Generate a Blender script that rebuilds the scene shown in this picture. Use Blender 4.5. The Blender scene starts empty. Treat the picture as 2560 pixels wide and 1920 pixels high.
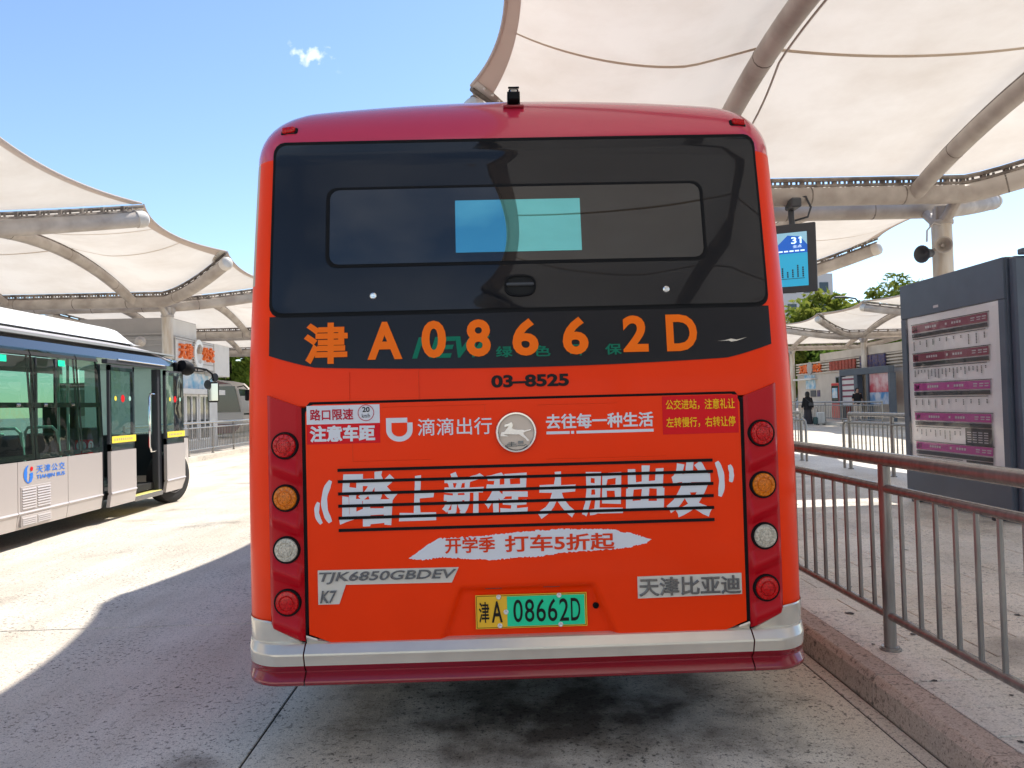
import bpy, math, random
from mathutils import Vector, Matrix
R = math.radians
sc = bpy.context.scene
COL = sc.collection
rnd = random.Random(7)

# ------------------------------------------------------------------ camera
cam_d = bpy.data.cameras.new('camera')
cam_d.sensor_width = 36.0
cam_d.lens = 27.04
cam_d.clip_start = 0.05
cam_d.clip_end = 3000
cam = bpy.data.objects.new('camera', cam_d)
COL.objects.link(cam)
cam.matrix_world = (Matrix.Translation((0, 0, 1.5)) @ Matrix.Rotation(-0.0208, 4, 'Z')
                    @ Matrix.Rotation(math.pi / 2 + 0.0257, 4, 'X') @ Matrix.Rotation(-0.026, 4, 'Z'))
sc.camera = cam

# ------------------------------------------------------------------ sky + sun
SUN = Vector((2.89, 3.5, 5.5)).normalized()
elev = math.asin(SUN.z)
azim = math.atan2(SUN.x, SUN.y)          # from +Y towards +X
world = bpy.data.worlds.new('World')
sc.world = world
world.use_nodes = True
wt = world.node_tree
wt.nodes.clear()
wo = wt.nodes.new('ShaderNodeOutputWorld')
bg = wt.nodes.new('ShaderNodeBackground')
sky = wt.nodes.new('ShaderNodeTexSky')
sky.sky_type = 'NISHITA'
sky.sun_disc = False
sky.sun_elevation = elev
sky.sun_rotation = azim
sky.air_density = 1.0
sky.dust_density = 0.15
sky.ozone_density = 2.8
bg.inputs['Strength'].default_value = 0.104
# thin summer clouds: a wispy layer all round the sky and the one small puff in view
tc = wt.nodes.new('ShaderNodeTexCoord')
nz = wt.nodes.new('ShaderNodeTexNoise')
nz.inputs['Scale'].default_value = 2.1
nz.inputs['Detail'].default_value = 7
nz.inputs['Roughness'].default_value = 0.55
mp = wt.nodes.new('ShaderNodeMapping')
mp.inputs['Location'].default_value = (1.7, 9.4, 5.2)
mp.inputs['Scale'].default_value = (1, 1, 1.8)
wt.links.new(tc.outputs['Generated'], mp.inputs['Vector'])
wt.links.new(mp.outputs['Vector'], nz.inputs['Vector'])
cr = wt.nodes.new('ShaderNodeMapRange')
cr.inputs['From Min'].default_value = 0.57
cr.inputs['From Max'].default_value = 0.85
cr.inputs['To Max'].default_value = 0.5
sep = wt.nodes.new('ShaderNodeSeparateXYZ')
wt.links.new(tc.outputs['Generated'], sep.inputs[0])
bias = wt.nodes.new('ShaderNodeMapRange')
bias.inputs['From Min'].default_value = 0.3
bias.inputs['From Max'].default_value = -0.9
bias.inputs['To Min'].default_value = -0.03
bias.inputs['To Max'].default_value = 0.10
wt.links.new(sep.outputs['Y'], bias.inputs['Value'])
nb = wt.nodes.new('ShaderNodeMath')
nb.operation = 'ADD'
wt.links.new(nz.outputs['Fac'], nb.inputs[0])
wt.links.new(bias.outputs[0], nb.inputs[1])
wt.links.new(nb.outputs[0], cr.inputs['Value'])
CLOUD = Vector((-0.202, 0.889, 0.411)).normalized()
nz2 = wt.nodes.new('ShaderNodeTexNoise')
nz2.inputs['Scale'].default_value = 60
nz2.inputs['Detail'].default_value = 5
wt.links.new(tc.outputs['Generated'], nz2.inputs['Vector'])
dist = wt.nodes.new('ShaderNodeVectorMath')
dist.operation = 'DISTANCE'
mp2 = wt.nodes.new('ShaderNodeMapping')
mp2.vector_type = 'POINT'
mp2.inputs['Scale'].default_value = (0.75, 1, 1.5)
wt.links.new(tc.outputs['Generated'], mp2.inputs['Vector'])
dist.inputs[1].default_value = (CLOUD.x * 0.75, CLOUD.y, CLOUD.z * 1.5)
wt.links.new(mp2.outputs['Vector'], dist.inputs[0])
dm = wt.nodes.new('ShaderNodeMapRange')
dm.inputs['From Min'].default_value = 0.0
dm.inputs['From Max'].default_value = 0.024
dm.inputs['To Min'].default_value = 1.0
dm.inputs['To Max'].default_value = 0.0
wt.links.new(dist.outputs['Value'], dm.inputs['Value'])
ad = wt.nodes.new('ShaderNodeMath')
ad.operation = 'MULTIPLY_ADD'
wt.links.new(nz2.outputs['Fac'], ad.inputs[0])
ad.inputs[1].default_value = 2.6
ad.inputs[2].default_value = -1.36
ad2 = wt.nodes.new('ShaderNodeMath')
ad2.operation = 'ADD'
wt.links.new(ad.outputs[0], ad2.inputs[0])
wt.links.new(dm.outputs[0], ad2.inputs[1])
pm = wt.nodes.new('ShaderNodeMapRange')
pm.inputs['From Min'].default_value = 0.30
pm.inputs['From Max'].default_value = 1.05
wt.links.new(ad2.outputs[0], pm.inputs['Value'])
pk = wt.nodes.new('ShaderNodeMath')
pk.operation = 'MULTIPLY'
wt.links.new(pm.outputs[0], pk.inputs[0])
near = wt.nodes.new('ShaderNodeMapRange')
near.inputs['From Min'].default_value = 0.018
near.inputs['From Max'].default_value = 0.036
near.inputs['To Min'].default_value = 1.0
near.inputs['To Max'].default_value = 0.0
wt.links.new(dist.outputs['Value'], near.inputs['Value'])
wt.links.new(near.outputs[0], pk.inputs[1])
mxm = wt.nodes.new('ShaderNodeMath')
mxm.operation = 'MAXIMUM'
wt.links.new(cr.outputs[0], mxm.inputs[0])
wt.links.new(pk.outputs[0], mxm.inputs[1])
mix = wt.nodes.new('ShaderNodeMix')
mix.data_type = 'RGBA'
wt.links.new(mxm.outputs[0], mix.inputs['Factor'])
wt.links.new(sky.outputs[0], mix.inputs['A'])
mix.inputs['B'].default_value = (7.5, 7.6, 7.9, 1)
wt.links.new(mix.outputs['Result'], bg.inputs['Color'])
wt.links.new(bg.outputs[0], wo.inputs['Surface'])

sun_d = bpy.data.lights.new('sun', 'SUN')
sun_d.energy = 3.3
sun_d.angle = R(0.5)
sun_d.color = (1.0, 0.94, 0.85)
sun = bpy.data.objects.new('sun', sun_d)
COL.objects.link(sun)
sun.rotation_euler = SUN.to_track_quat('Z', 'Y').to_euler()
sun.location = SUN * 60

vs = sc.view_settings
sc.display_settings.display_device = 'sRGB'
vs.view_transform = 'Standard'
vs.look = 'None'
vs.gamma = 1.0
vs.exposure = 1.12
vs.use_curve_mapping = False
sc.cycles.max_bounces = 8
sc.cycles.transparent_max_bounces = 12
sc.cycles.use_denoising = True

# ------------------------------------------------------------------ materials
MATS = {}


def pbr(name, col, rough=0.5, metal=0.0, var=0.0, vscale=6.0, bump=0.0, bscale=30.0, coat=0.0,
        spec=0.5, emit=None, estr=1.0, col2=None, transmission=0.0, stretch=None):
    m = bpy.data.materials.new(name)
    m.use_nodes = True
    t = m.node_tree
    b = t.nodes['Principled BSDF']
    b.inputs['Base Color'].default_value = (*col, 1)
    b.inputs['Roughness'].default_value = rough
    b.inputs['Metallic'].default_value = metal
    b.inputs['Coat Weight'].default_value = coat
    b.inputs['Coat Roughness'].default_value = 0.05
    b.inputs['Specular IOR Level'].default_value = spec
    b.inputs['Transmission Weight'].default_value = transmission
    if emit:
        b.inputs['Emission Color'].default_value = (*emit, 1)
        b.inputs['Emission Strength'].default_value = estr
    g = t.nodes.new('ShaderNodeNewGeometry')
    src = g.outputs['Position']
    if stretch:
        mpn = t.nodes.new('ShaderNodeMapping')
        mpn.inputs['Scale'].default_value = stretch
        t.links.new(src, mpn.inputs['Vector'])
        src = mpn.outputs['Vector']
    if var or col2:
        n = t.nodes.new('ShaderNodeTexNoise')
        n.inputs['Scale'].default_value = vscale
        n.inputs['Detail'].default_value = 5
        t.links.new(src, n.inputs['Vector'])
        r_ = t.nodes.new('ShaderNodeValToRGB')
        c2 = col2 if col2 else tuple(c * (1 - var) for c in col)
        r_.color_ramp.elements[0].position = 0.38
        r_.color_ramp.elements[1].position = 0.62
        r_.color_ramp.elements[0].color = (*c2, 1)
        r_.color_ramp.elements[1].color = (*col, 1)
        t.links.new(n.outputs['Fac'], r_.inputs['Fac'])
        t.links.new(r_.outputs['Color'], b.inputs['Base Color'])
    if bump:
        n2 = t.nodes.new('ShaderNodeTexNoise')
        n2.inputs['Scale'].default_value = bscale
        n2.inputs['Detail'].default_value = 4
        t.links.new(src, n2.inputs['Vector'])
        bp = t.nodes.new('ShaderNodeBump')
        bp.inputs['Strength'].default_value = bump
        bp.inputs['Distance'].default_value = 0.02
        t.links.new(n2.outputs['Fac'], bp.inputs['Height'])
        t.links.new(bp.outputs['Normal'], b.inputs['Normal'])
    MATS[name] = m
    return m


def glass_tint(name, tint, rough=0.02, ior=1.5):
    """thin tinted pane: see-through, with a Fresnel mirror"""
    m = bpy.data.materials.new(name)
    m.use_nodes = True
    t = m.node_tree
    t.nodes.clear()
    o = t.nodes.new('ShaderNodeOutputMaterial')
    tr = t.nodes.new('ShaderNodeBsdfTransparent')
    tr.inputs['Color'].default_value = (*tint, 1)
    gl = t.nodes.new('ShaderNodeBsdfGlossy')
    gl.inputs['Roughness'].default_value = rough
    fr = t.nodes.new('ShaderNodeFresnel')
    gb = t.nodes.new('ShaderNodeNewGeometry')
    mr_ = t.nodes.new('ShaderNodeMapRange')
    mr_.inputs['To Min'].default_value = ior
    mr_.inputs['To Max'].default_value = 1.0 / ior
    t.links.new(gb.outputs['Backfacing'], mr_.inputs['Value'])
    t.links.new(mr_.outputs[0], fr.inputs['IOR'])
    n2 = t.nodes.new('ShaderNodeTexNoise')
    n2.inputs['Scale'].default_value = 1.6
    g = t.nodes.new('ShaderNodeNewGeometry')
    t.links.new(g.outputs['Position'], n2.inputs['Vector'])
    bp = t.nodes.new('ShaderNodeBump')
    bp.inputs['Strength'].default_value = 0.12
    bp.inputs['Distance'].default_value = 0.06
    t.links.new(n2.outputs['Fac'], bp.inputs['Height'])
    t.links.new(bp.outputs['Normal'], gl.inputs['Normal'])
    mx = t.nodes.new('ShaderNodeMixShader')
    t.links.new(fr.outputs[0], mx.inputs[0])
    t.links.new(tr.outputs[0], mx.inputs[1])
    t.links.new(gl.outputs[0], mx.inputs[2])
    t.links.new(mx.outputs[0], o.inputs['Surface'])
    MATS[name] = m
    return m


pbr('orange', (0.95, 0.042, 0.001), 0.32, coat=0.05, spec=0.14, var=0.10, vscale=1.1, bump=0.03, bscale=2.2)
pbr('burgundy', (0.26, 0.006, 0.016), 0.2, coat=0.7, bump=0.01, bscale=5)
pbr('burgundy_skylit', (0.58, 0.03, 0.07), 0.24, coat=0.8, bump=0.01, bscale=5)  # the bumper's burgundy lightened: reflected sky put into the colour
pbr('lamp_red_panel', (0.46, 0.001, 0.008), 0.28, spec=0.22)
pbr('silver_paint', (0.74, 0.68, 0.59), 0.25, metal=0.5, coat=0.25, var=0.06, vscale=9)
pbr('beige_trim', (0.42, 0.34, 0.28), 0.4)
pbr('black_rubber', (0.008, 0.008, 0.009), 0.6, spec=0.12)
pbr('black_glass', (0.010, 0.011, 0.014), 0.02, spec=0.38)
pbr('cant_glass', (0.020, 0.022, 0.026), 0.05, spec=0.9, coat=0.7)
pbr('black_panel', (0.014, 0.014, 0.017), 0.22, spec=0.22, bump=0.01, bscale=3)
pbr('rear_window', (0.006, 0.007, 0.009), 0.004, spec=0.8)
pbr('display_film', (0.14, 0.50, 0.56), 0.01, metal=0.9)
pbr('decal_orange', (0.95, 0.16, 0.0), 0.45, spec=0.2)
pbr('decal_white', (0.70, 0.70, 0.74), 0.5, spec=0.2)
pbr('decal_black', (0.012, 0.010, 0.010), 0.5, spec=0.2)
pbr('decal_green', (0.0, 0.16, 0.09), 0.5, spec=0.2)
pbr('decal_red', (0.70, 0.004, 0.010), 0.45, spec=0.2)
pbr('decal_crimson', (0.50, 0.006, 0.03), 0.45, spec=0.2)
pbr('decal_yellow', (0.90, 0.50, 0.01), 0.45, spec=0.2)
pbr('decal_orange_red', (0.74, 0.045, 0.005), 0.45, spec=0.2)
pbr('chrome', (0.75, 0.74, 0.73), 0.12, metal=1.0)
pbr('chrome_dark', (0.20, 0.20, 0.21), 0.22, metal=0.9)
pbr('badge_plate', (0.66, 0.60, 0.53), 0.4, metal=0.2)
pbr('emblem_field', (0.66, 0.53, 0.43), 0.5)
pbr('lens_red', (0.66, 0.003, 0.005), 0.2, spec=0.4, var=0.45, vscale=120)
pbr('lens_amber', (0.80, 0.20, 0.003), 0.2, spec=0.4, var=0.35, vscale=120)
pbr('lens_clear', (0.66, 0.59, 0.48), 0.18, spec=0.5, var=0.4, vscale=120)
pbr('plate_yellow', (0.85, 0.47, 0.015), 0.4)
pbr('plate_green', (0.0, 0.62, 0.30), 0.4)
pbr('bolt', (0.7, 0.68, 0.66), 0.3, metal=0.6)
pbr('tyre', (0.022, 0.022, 0.022), 0.85, bump=0.2, bscale=60)
pbr('wheel_rim', (0.38, 0.36, 0.33), 0.45, metal=0.5, var=0.4, vscale=14)
pbr('under_black', (0.010, 0.010, 0.010), 0.9)
pbr('white_paint', (0.80, 0.80, 0.80), 0.35, coat=0.3)
pbr('silver_body', (0.49, 0.45, 0.43), 0.35, metal=0.15, coat=0.3)
pbr('dark_grey', (0.045, 0.048, 0.055), 0.5)
pbr('dark_grey2', (0.075, 0.078, 0.088), 0.5)
pbr('logo_blue', (0.02, 0.19, 0.72), 0.45)
pbr('sticker_yellow', (0.88, 0.72, 0.06), 0.5)
pbr('seat_green', (0.36, 0.62, 0.52), 0.5)
pbr('cabin_grey', (0.30, 0.32, 0.32), 0.7)
pbr('cabin_dark', (0.03, 0.04, 0.045), 0.8)
pbr('exit_green', (0.0, 0.65, 0.34), 0.4, emit=(0.0, 0.65, 0.34), estr=0.25)
pbr('mirror_glass', (0.55, 0.58, 0.6), 0.03, metal=1.0)
pbr('steel', (0.30, 0.285, 0.265), 0.26, metal=0.5, var=0.22, vscale=5, stretch=(6, 6, 1))
pbr('pipe', (0.50, 0.45, 0.40), 0.55, col2=(0.36, 0.31, 0.27), vscale=2.2, bump=0.05, bscale=12)
pbr('pipe_white', (0.72, 0.69, 0.64), 0.5, col2=(0.60, 0.54, 0.46), vscale=3)
pbr('grime', (0.12, 0.10, 0.088), 0.8, col2=(0.30, 0.26, 0.225), vscale=5)
pbr('column_paint', (0.66, 0.62, 0.56), 0.5, col2=(0.52, 0.43, 0.33), vscale=3, stretch=(2, 2, 0.35))
pbr('board_grey', (0.080, 0.100, 0.135), 0.4, var=0.12, vscale=3, bump=0.02, bscale=6)
pbr('paper', (0.92, 0.90, 0.88), 0.22, coat=0.6, bump=0.35, bscale=4)
pbr('bar_maroon', (0.24, 0.03, 0.07), 0.5)
pbr('bar_magenta', (0.48, 0.045, 0.28), 0.5)
pbr('bar_dark', (0.035, 0.04, 0.06), 0.5)
pbr('ink', (0.03, 0.03, 0.035), 0.6)
pbr('ink_pale', (0.58, 0.55, 0.56), 0.6)
pbr('screen_cyan', (0.02, 0.30, 0.50), 0.3, emit=(0.02, 0.34, 0.56), estr=0.3)
pbr('screen_blue', (0.01, 0.10, 0.45), 0.3, emit=(0.005, 0.10, 0.50), estr=0.3)
pbr('screen_white', (0.7, 0.8, 0.9), 0.3, emit=(0.55, 0.75, 0.9), estr=0.6)
pbr('screen_pale', (0.25, 0.45, 0.55), 0.3, emit=(0.22, 0.45, 0.6), estr=0.3)
pbr('booth_white', (0.70, 0.69, 0.67), 0.5, var=0.08, vscale=2)
pbr('booth_grey', (0.42, 0.40, 0.39), 0.6, var=0.1, vscale=2)
pbr('booth_cream', (0.62, 0.56, 0.49), 0.6, col2=(0.54, 0.48, 0.41), vscale=1.2)
pbr('sign_orange', (0.80, 0.17, 0.03), 0.5)
pbr('sign_red', (0.42, 0.07, 0.04), 0.6, var=0.4, vscale=8)
pbr('sign_blue', (0.03, 0.035, 0.16), 0.5, col2=(0.16, 0.10, 0.10), vscale=9)
pbr('poster_blue', (0.20, 0.48, 0.68), 0.4, col2=(0.75, 0.78, 0.80), vscale=3)
pbr('poster_red', (0.50, 0.05, 0.08), 0.35, col2=(0.70, 0.50, 0.50), vscale=1.6)
pbr('poster_sea', (0.06, 0.24, 0.50), 0.35, col2=(0.60, 0.62, 0.68), vscale=1.8)
pbr('machine_red', (0.55, 0.012, 0.016), 0.35, coat=0.4)
pbr('window_dark', (0.03, 0.04, 0.045), 0.06, spec=0.7)
pbr('granite', (0.40, 0.355, 0.325), 0.65, col2=(0.30, 0.265, 0.245), vscale=60, bump=0.25, bscale=50)
pbr('bark', (0.10, 0.075, 0.055), 0.9, var=0.4, vscale=8, bump=0.5, bscale=12)
pbr('coach_red', (0.10, 0.012, 0.016), 0.4, coat=0.5)
pbr('coach_silver', (0.42, 0.38, 0.34), 0.4, metal=0.2)
pbr('cloth_black', (0.010, 0.010, 0.012), 0.9)
pbr('cloth_charcoal', (0.032, 0.030, 0.038), 0.9)
pbr('cloth_cream', (0.60, 0.52, 0.44), 0.8)
pbr('skin', (0.52, 0.33, 0.24), 0.6)
pbr('hair', (0.012, 0.010, 0.009), 0.6)
pbr('suitcase_white', (0.62, 0.66, 0.66), 0.4)
pbr('bag_green', (0.05, 0.10, 0.10), 0.7)
pbr('concrete_far', (0.42, 0.39, 0.36), 0.85)
pbr('apartment', (0.50, 0.48, 0.47), 0.7)
pbr('tactile_yellow', (0.62, 0.55, 0.16), 0.6)
glass_tint('bus_glass', (0.44, 0.64, 0.57))
glass_tint('door_glass', (0.50, 0.68, 0.62))
glass_tint('clear_glass', (0.96, 0.97, 0.97))


def leaf_mat(name, c1, c2):
    m = bpy.data.materials.new(name)
    m.use_nodes = True
    t = m.node_tree
    t.nodes.clear()
    o = t.nodes.new('ShaderNodeOutputMaterial')
    d = t.nodes.new('ShaderNodeBsdfDiffuse')
    tr = t.nodes.new('ShaderNodeBsdfTranslucent')
    g = t.nodes.new('ShaderNodeNewGeometry')
    n = t.nodes.new('ShaderNodeTexNoise')
    n.inputs['Scale'].default_value = 0.9
    n.inputs['Detail'].default_value = 6
    t.links.new(g.outputs['Position'], n.inputs['Vector'])
    r_ = t.nodes.new('ShaderNodeValToRGB')
    r_.color_ramp.elements[0].position = 0.35
    r_.color_ramp.elements[1].position = 0.65
    r_.color_ramp.elements[0].color = (*c1, 1)
    r_.color_ramp.elements[1].color = (*c2, 1)
    t.links.new(n.outputs['Fac'], r_.inputs['Fac'])
    t.links.new(r_.outputs[0], d.inputs['Color'])
    t.links.new(r_.outputs[0], tr.inputs['Color'])
    mx = t.nodes.new('ShaderNodeMixShader')
    mx.inputs[0].default_value = 0.35
    t.links.new(d.outputs[0], mx.inputs[1])
    t.links.new(tr.outputs[0], mx.inputs[2])
    t.links.new(mx.outputs[0], o.inputs['Surface'])
    MATS[name] = m


leaf_mat('leaves', (0.09, 0.15, 0.025), (0.22, 0.30, 0.055))
leaf_mat('leaves_yellow', (0.15, 0.20, 0.03), (0.30, 0.31, 0.06))


def membrane_mat():
    m = bpy.data.materials.new('membrane')
    m.use_nodes = True
    t = m.node_tree
    t.nodes.clear()
    o = t.nodes.new('ShaderNodeOutputMaterial')
    d = t.nodes.new('ShaderNodeBsdfDiffuse')
    tr = t.nodes.new('ShaderNodeBsdfTranslucent')
    g = t.nodes.new('ShaderNodeNewGeometry')
    n = t.nodes.new('ShaderNodeTexNoise')
    n.inputs['Scale'].default_value = 0.8
    n.inputs['Detail'].default_value = 10
    n.inputs['Roughness'].default_value = 0.62
    t.links.new(g.outputs['Position'], n.inputs['Vector'])
    r_ = t.nodes.new('ShaderNodeValToRGB')
    r_.color_ramp.elements[0].position = 0.30
    r_.color_ramp.elements[1].position = 0.62
    r_.color_ramp.elements[0].color = (0.685, 0.62, 0.54, 1)
    r_.color_ramp.elements[1].color = (0.79, 0.735, 0.66, 1)
    t.links.new(n.outputs['Fac'], r_.inputs['Fac'])
    t.links.new(r_.outputs[0], d.inputs['Color'])
    hs = t.nodes.new('ShaderNodeHueSaturation')
    hs.inputs['Saturation'].default_value = 1.15
    hs.inputs['Value'].default_value = 1.0
    t.links.new(r_.outputs[0], hs.inputs['Color'])
    t.links.new(hs.outputs[0], tr.inputs['Color'])
    n2 = t.nodes.new('ShaderNodeTexNoise')
    n2.inputs['Scale'].default_value = 2.3
    n2.inputs['Detail'].default_value = 6
    t.links.new(g.outputs['Position'], n2.inputs['Vector'])
    bp = t.nodes.new('ShaderNodeBump')
    bp.inputs['Strength'].default_value = 0.12
    bp.inputs['Distance'].default_value = 0.05
    t.links.new(n2.outputs['Fac'], bp.inputs['Height'])
    t.links.new(bp.outputs['Normal'], d.inputs['Normal'])
    mx = t.nodes.new('ShaderNodeMixShader')
    mx.inputs[0].default_value = 0.39
    t.links.new(d.outputs[0], mx.inputs[1])
    t.links.new(tr.outputs[0], mx.inputs[2])
    t.links.new(mx.outputs[0], o.inputs['Surface'])
    MATS['membrane'] = m


membrane_mat()
for nm_, c_, f_ in (('seam', (0.62, 0.52, 0.41), 0.22), ('hem', (0.60, 0.51, 0.45), 0.16)):
    mm_ = bpy.data.materials.new(nm_)
    mm_.use_nodes = True
    tt_ = mm_.node_tree
    tt_.nodes.clear()
    oo_ = tt_.nodes.new('ShaderNodeOutputMaterial')
    d_ = tt_.nodes.new('ShaderNodeBsdfDiffuse')
    d_.inputs['Color'].default_value = (*c_, 1)
    r2_ = tt_.nodes.new('ShaderNodeBsdfTranslucent')
    r2_.inputs['Color'].default_value = (*c_, 1)
    x_ = tt_.nodes.new('ShaderNodeMixShader')
    x_.inputs[0].default_value = f_
    tt_.links.new(d_.outputs[0], x_.inputs[1])
    tt_.links.new(r2_.outputs[0], x_.inputs[2])
    tt_.links.new(x_.outputs[0], oo_.inputs['Surface'])
    MATS[nm_] = mm_


def concrete_mat(name, light, dark, pit=1.0, rough=0.88, stain=0.6, oil_and_shade=()):
    m = bpy.data.materials.new(name)
    m.use_nodes = True
    t = m.node_tree
    b = t.nodes['Principled BSDF']
    b.inputs['Roughness'].default_value = rough
    b.inputs['Specular IOR Level'].default_value = 0.3
    g = t.nodes.new('ShaderNodeNewGeometry')
    P = g.outputs['Position']

    def noise(scale, detail, rough_=0.5):
        n = t.nodes.new('ShaderNodeTexNoise')
        n.inputs['Scale'].default_value = scale
        n.inputs['Detail'].default_value = detail
        n.inputs['Roughness'].default_value = rough_
        t.links.new(P, n.inputs['Vector'])
        return n.outputs['Fac']

    def ramp(src, p0, p1, c0, c1):
        r_ = t.nodes.new('ShaderNodeValToRGB')
        r_.color_ramp.elements[0].position = p0
        r_.color_ramp.elements[1].position = p1
        r_.color_ramp.elements[0].color = (*c0, 1)
        r_.color_ramp.elements[1].color = (*c1, 1)
        t.links.new(src, r_.inputs['Fac'])
        return r_.outputs['Color']

    def mul(a, c, f=1.0):
        x = t.nodes.new('ShaderNodeMix')
        x.data_type = 'RGBA'
        x.blend_type = 'MULTIPLY'
        x.inputs['Factor'].default_value = f
        t.links.new(a, x.inputs['A'])
        t.links.new(c, x.inputs['B'])
        return x.outputs['Result']
    base = ramp(noise(1.1, 8, 0.6), 0.32, 0.68, dark, light)
    warm = ramp(noise(0.35, 4), 0.40, 0.66, (1.0, 0.95, 0.91), (1, 1, 1))
    base = mul(base, warm)
    spots = ramp(noise(34, 5, 0.62), 0.37, 0.45, (0.10, 0.10, 0.10), (1, 1, 1))
    patch = t.nodes.new('ShaderNodeMix')
    patch.data_type = 'RGBA'
    t.links.new(ramp(noise(1.7, 3), 0.40, 0.62, (0.25,) * 3, (1,) * 3), patch.inputs['Factor'])
    patch.inputs['A'].default_value = (1, 1, 1, 1)
    t.links.new(spots, patch.inputs['B'])
    base = mul(base, patch.outputs['Result'], 0.85 * pit)
    spots2 = ramp(noise(75, 2, 0.5), 0.31, 0.40, (0.30, 0.29, 0.29), (1, 1, 1))
    base = mul(base, spots2, 0.8 * pit)
    fine = ramp(noise(150, 2), 0.40, 0.60, (0.80, 0.79, 0.78), (1.10, 1.09, 1.08))
    base = mul(base, fine, 0.8 * pit)
    oil = ramp(noise(0.9, 3, 0.45), 0.27, 0.37, (0.42, 0.40, 0.39), (1, 1, 1))
    base = mul(base, oil, stain)
    for (sx_, sy_, ax_, ay_, c_) in oil_and_shade:
        # ragged floor patches: bus oil, and shade painted below the orange bus's rear
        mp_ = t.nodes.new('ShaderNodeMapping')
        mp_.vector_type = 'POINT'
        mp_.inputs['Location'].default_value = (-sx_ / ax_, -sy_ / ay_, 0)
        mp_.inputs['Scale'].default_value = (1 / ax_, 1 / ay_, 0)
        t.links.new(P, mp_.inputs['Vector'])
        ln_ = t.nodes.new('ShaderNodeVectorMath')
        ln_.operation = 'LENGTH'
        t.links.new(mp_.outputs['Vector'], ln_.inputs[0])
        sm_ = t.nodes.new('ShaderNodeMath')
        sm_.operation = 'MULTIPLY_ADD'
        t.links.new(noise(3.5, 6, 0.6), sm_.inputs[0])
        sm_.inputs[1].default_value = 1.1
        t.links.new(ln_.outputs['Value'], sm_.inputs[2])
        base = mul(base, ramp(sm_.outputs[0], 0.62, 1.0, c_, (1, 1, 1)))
    st_m = t.nodes.new('ShaderNodeMapping')
    st_m.inputs['Scale'].default_value = (1.6, 0.12, 1)
    t.links.new(P, st_m.inputs['Vector'])
    st_n = t.nodes.new('ShaderNodeTexNoise')
    st_n.inputs['Scale'].default_value = 1.0
    st_n.inputs['Detail'].default_value = 6
    st_n.inputs['Roughness'].default_value = 0.65
    t.links.new(st_m.outputs['Vector'], st_n.inputs['Vector'])
    base = mul(base, ramp(st_n.outputs['Fac'], 0.36, 0.56, (0.84, 0.82, 0.79), (1, 1, 1)))
    oi = t.nodes.new('ShaderNodeObjectInfo')
    tint = ramp(oi.outputs['Random'], 0.0, 1.0, (0.93, 0.93, 0.93), (1.04, 1.03, 1.02))
    base = mul(base, tint)
    t.links.new(base, b.inputs['Base Color'])
    bp = t.nodes.new('ShaderNodeBump')
    bp.inputs['Strength'].default_value = 0.5
    bp.inputs['Distance'].default_value = 0.006
    t.links.new(noise(70, 4, 0.6), bp.inputs['Height'])
    t.links.new(bp.outputs['Normal'], b.inputs['Normal'])
    MATS[name] = m


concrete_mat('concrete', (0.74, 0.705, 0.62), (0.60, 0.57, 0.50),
             oil_and_shade=((0.25, 3.75, 2.5, 1.7, (0.20, 0.18, 0.17)), (1.18, 3.05, 0.34, 0.30, (0.36, 0.33, 0.32)), (-1.35, 3.35, 0.5, 0.3, (0.45, 0.43, 0.42)), (-1.25, 3.0, 0.3, 0.22, (0.5, 0.48, 0.47))))  # first patch mixes oil with painted shade under the bumper
concrete_mat('paver', (0.77, 0.75, 0.69), (0.60, 0.58, 0.53), pit=0.85, rough=0.5, stain=0.8)
concrete_mat('kerb_granite', (0.56, 0.465, 0.40), (0.40, 0.32, 0.275), pit=0.9, rough=0.7, stain=0.3)
concrete_mat('ground_far', (0.46, 0.43, 0.40), (0.38, 0.355, 0.33), pit=0.3)
pbr('joint', (0.055, 0.05, 0.047), 0.95)


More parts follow.
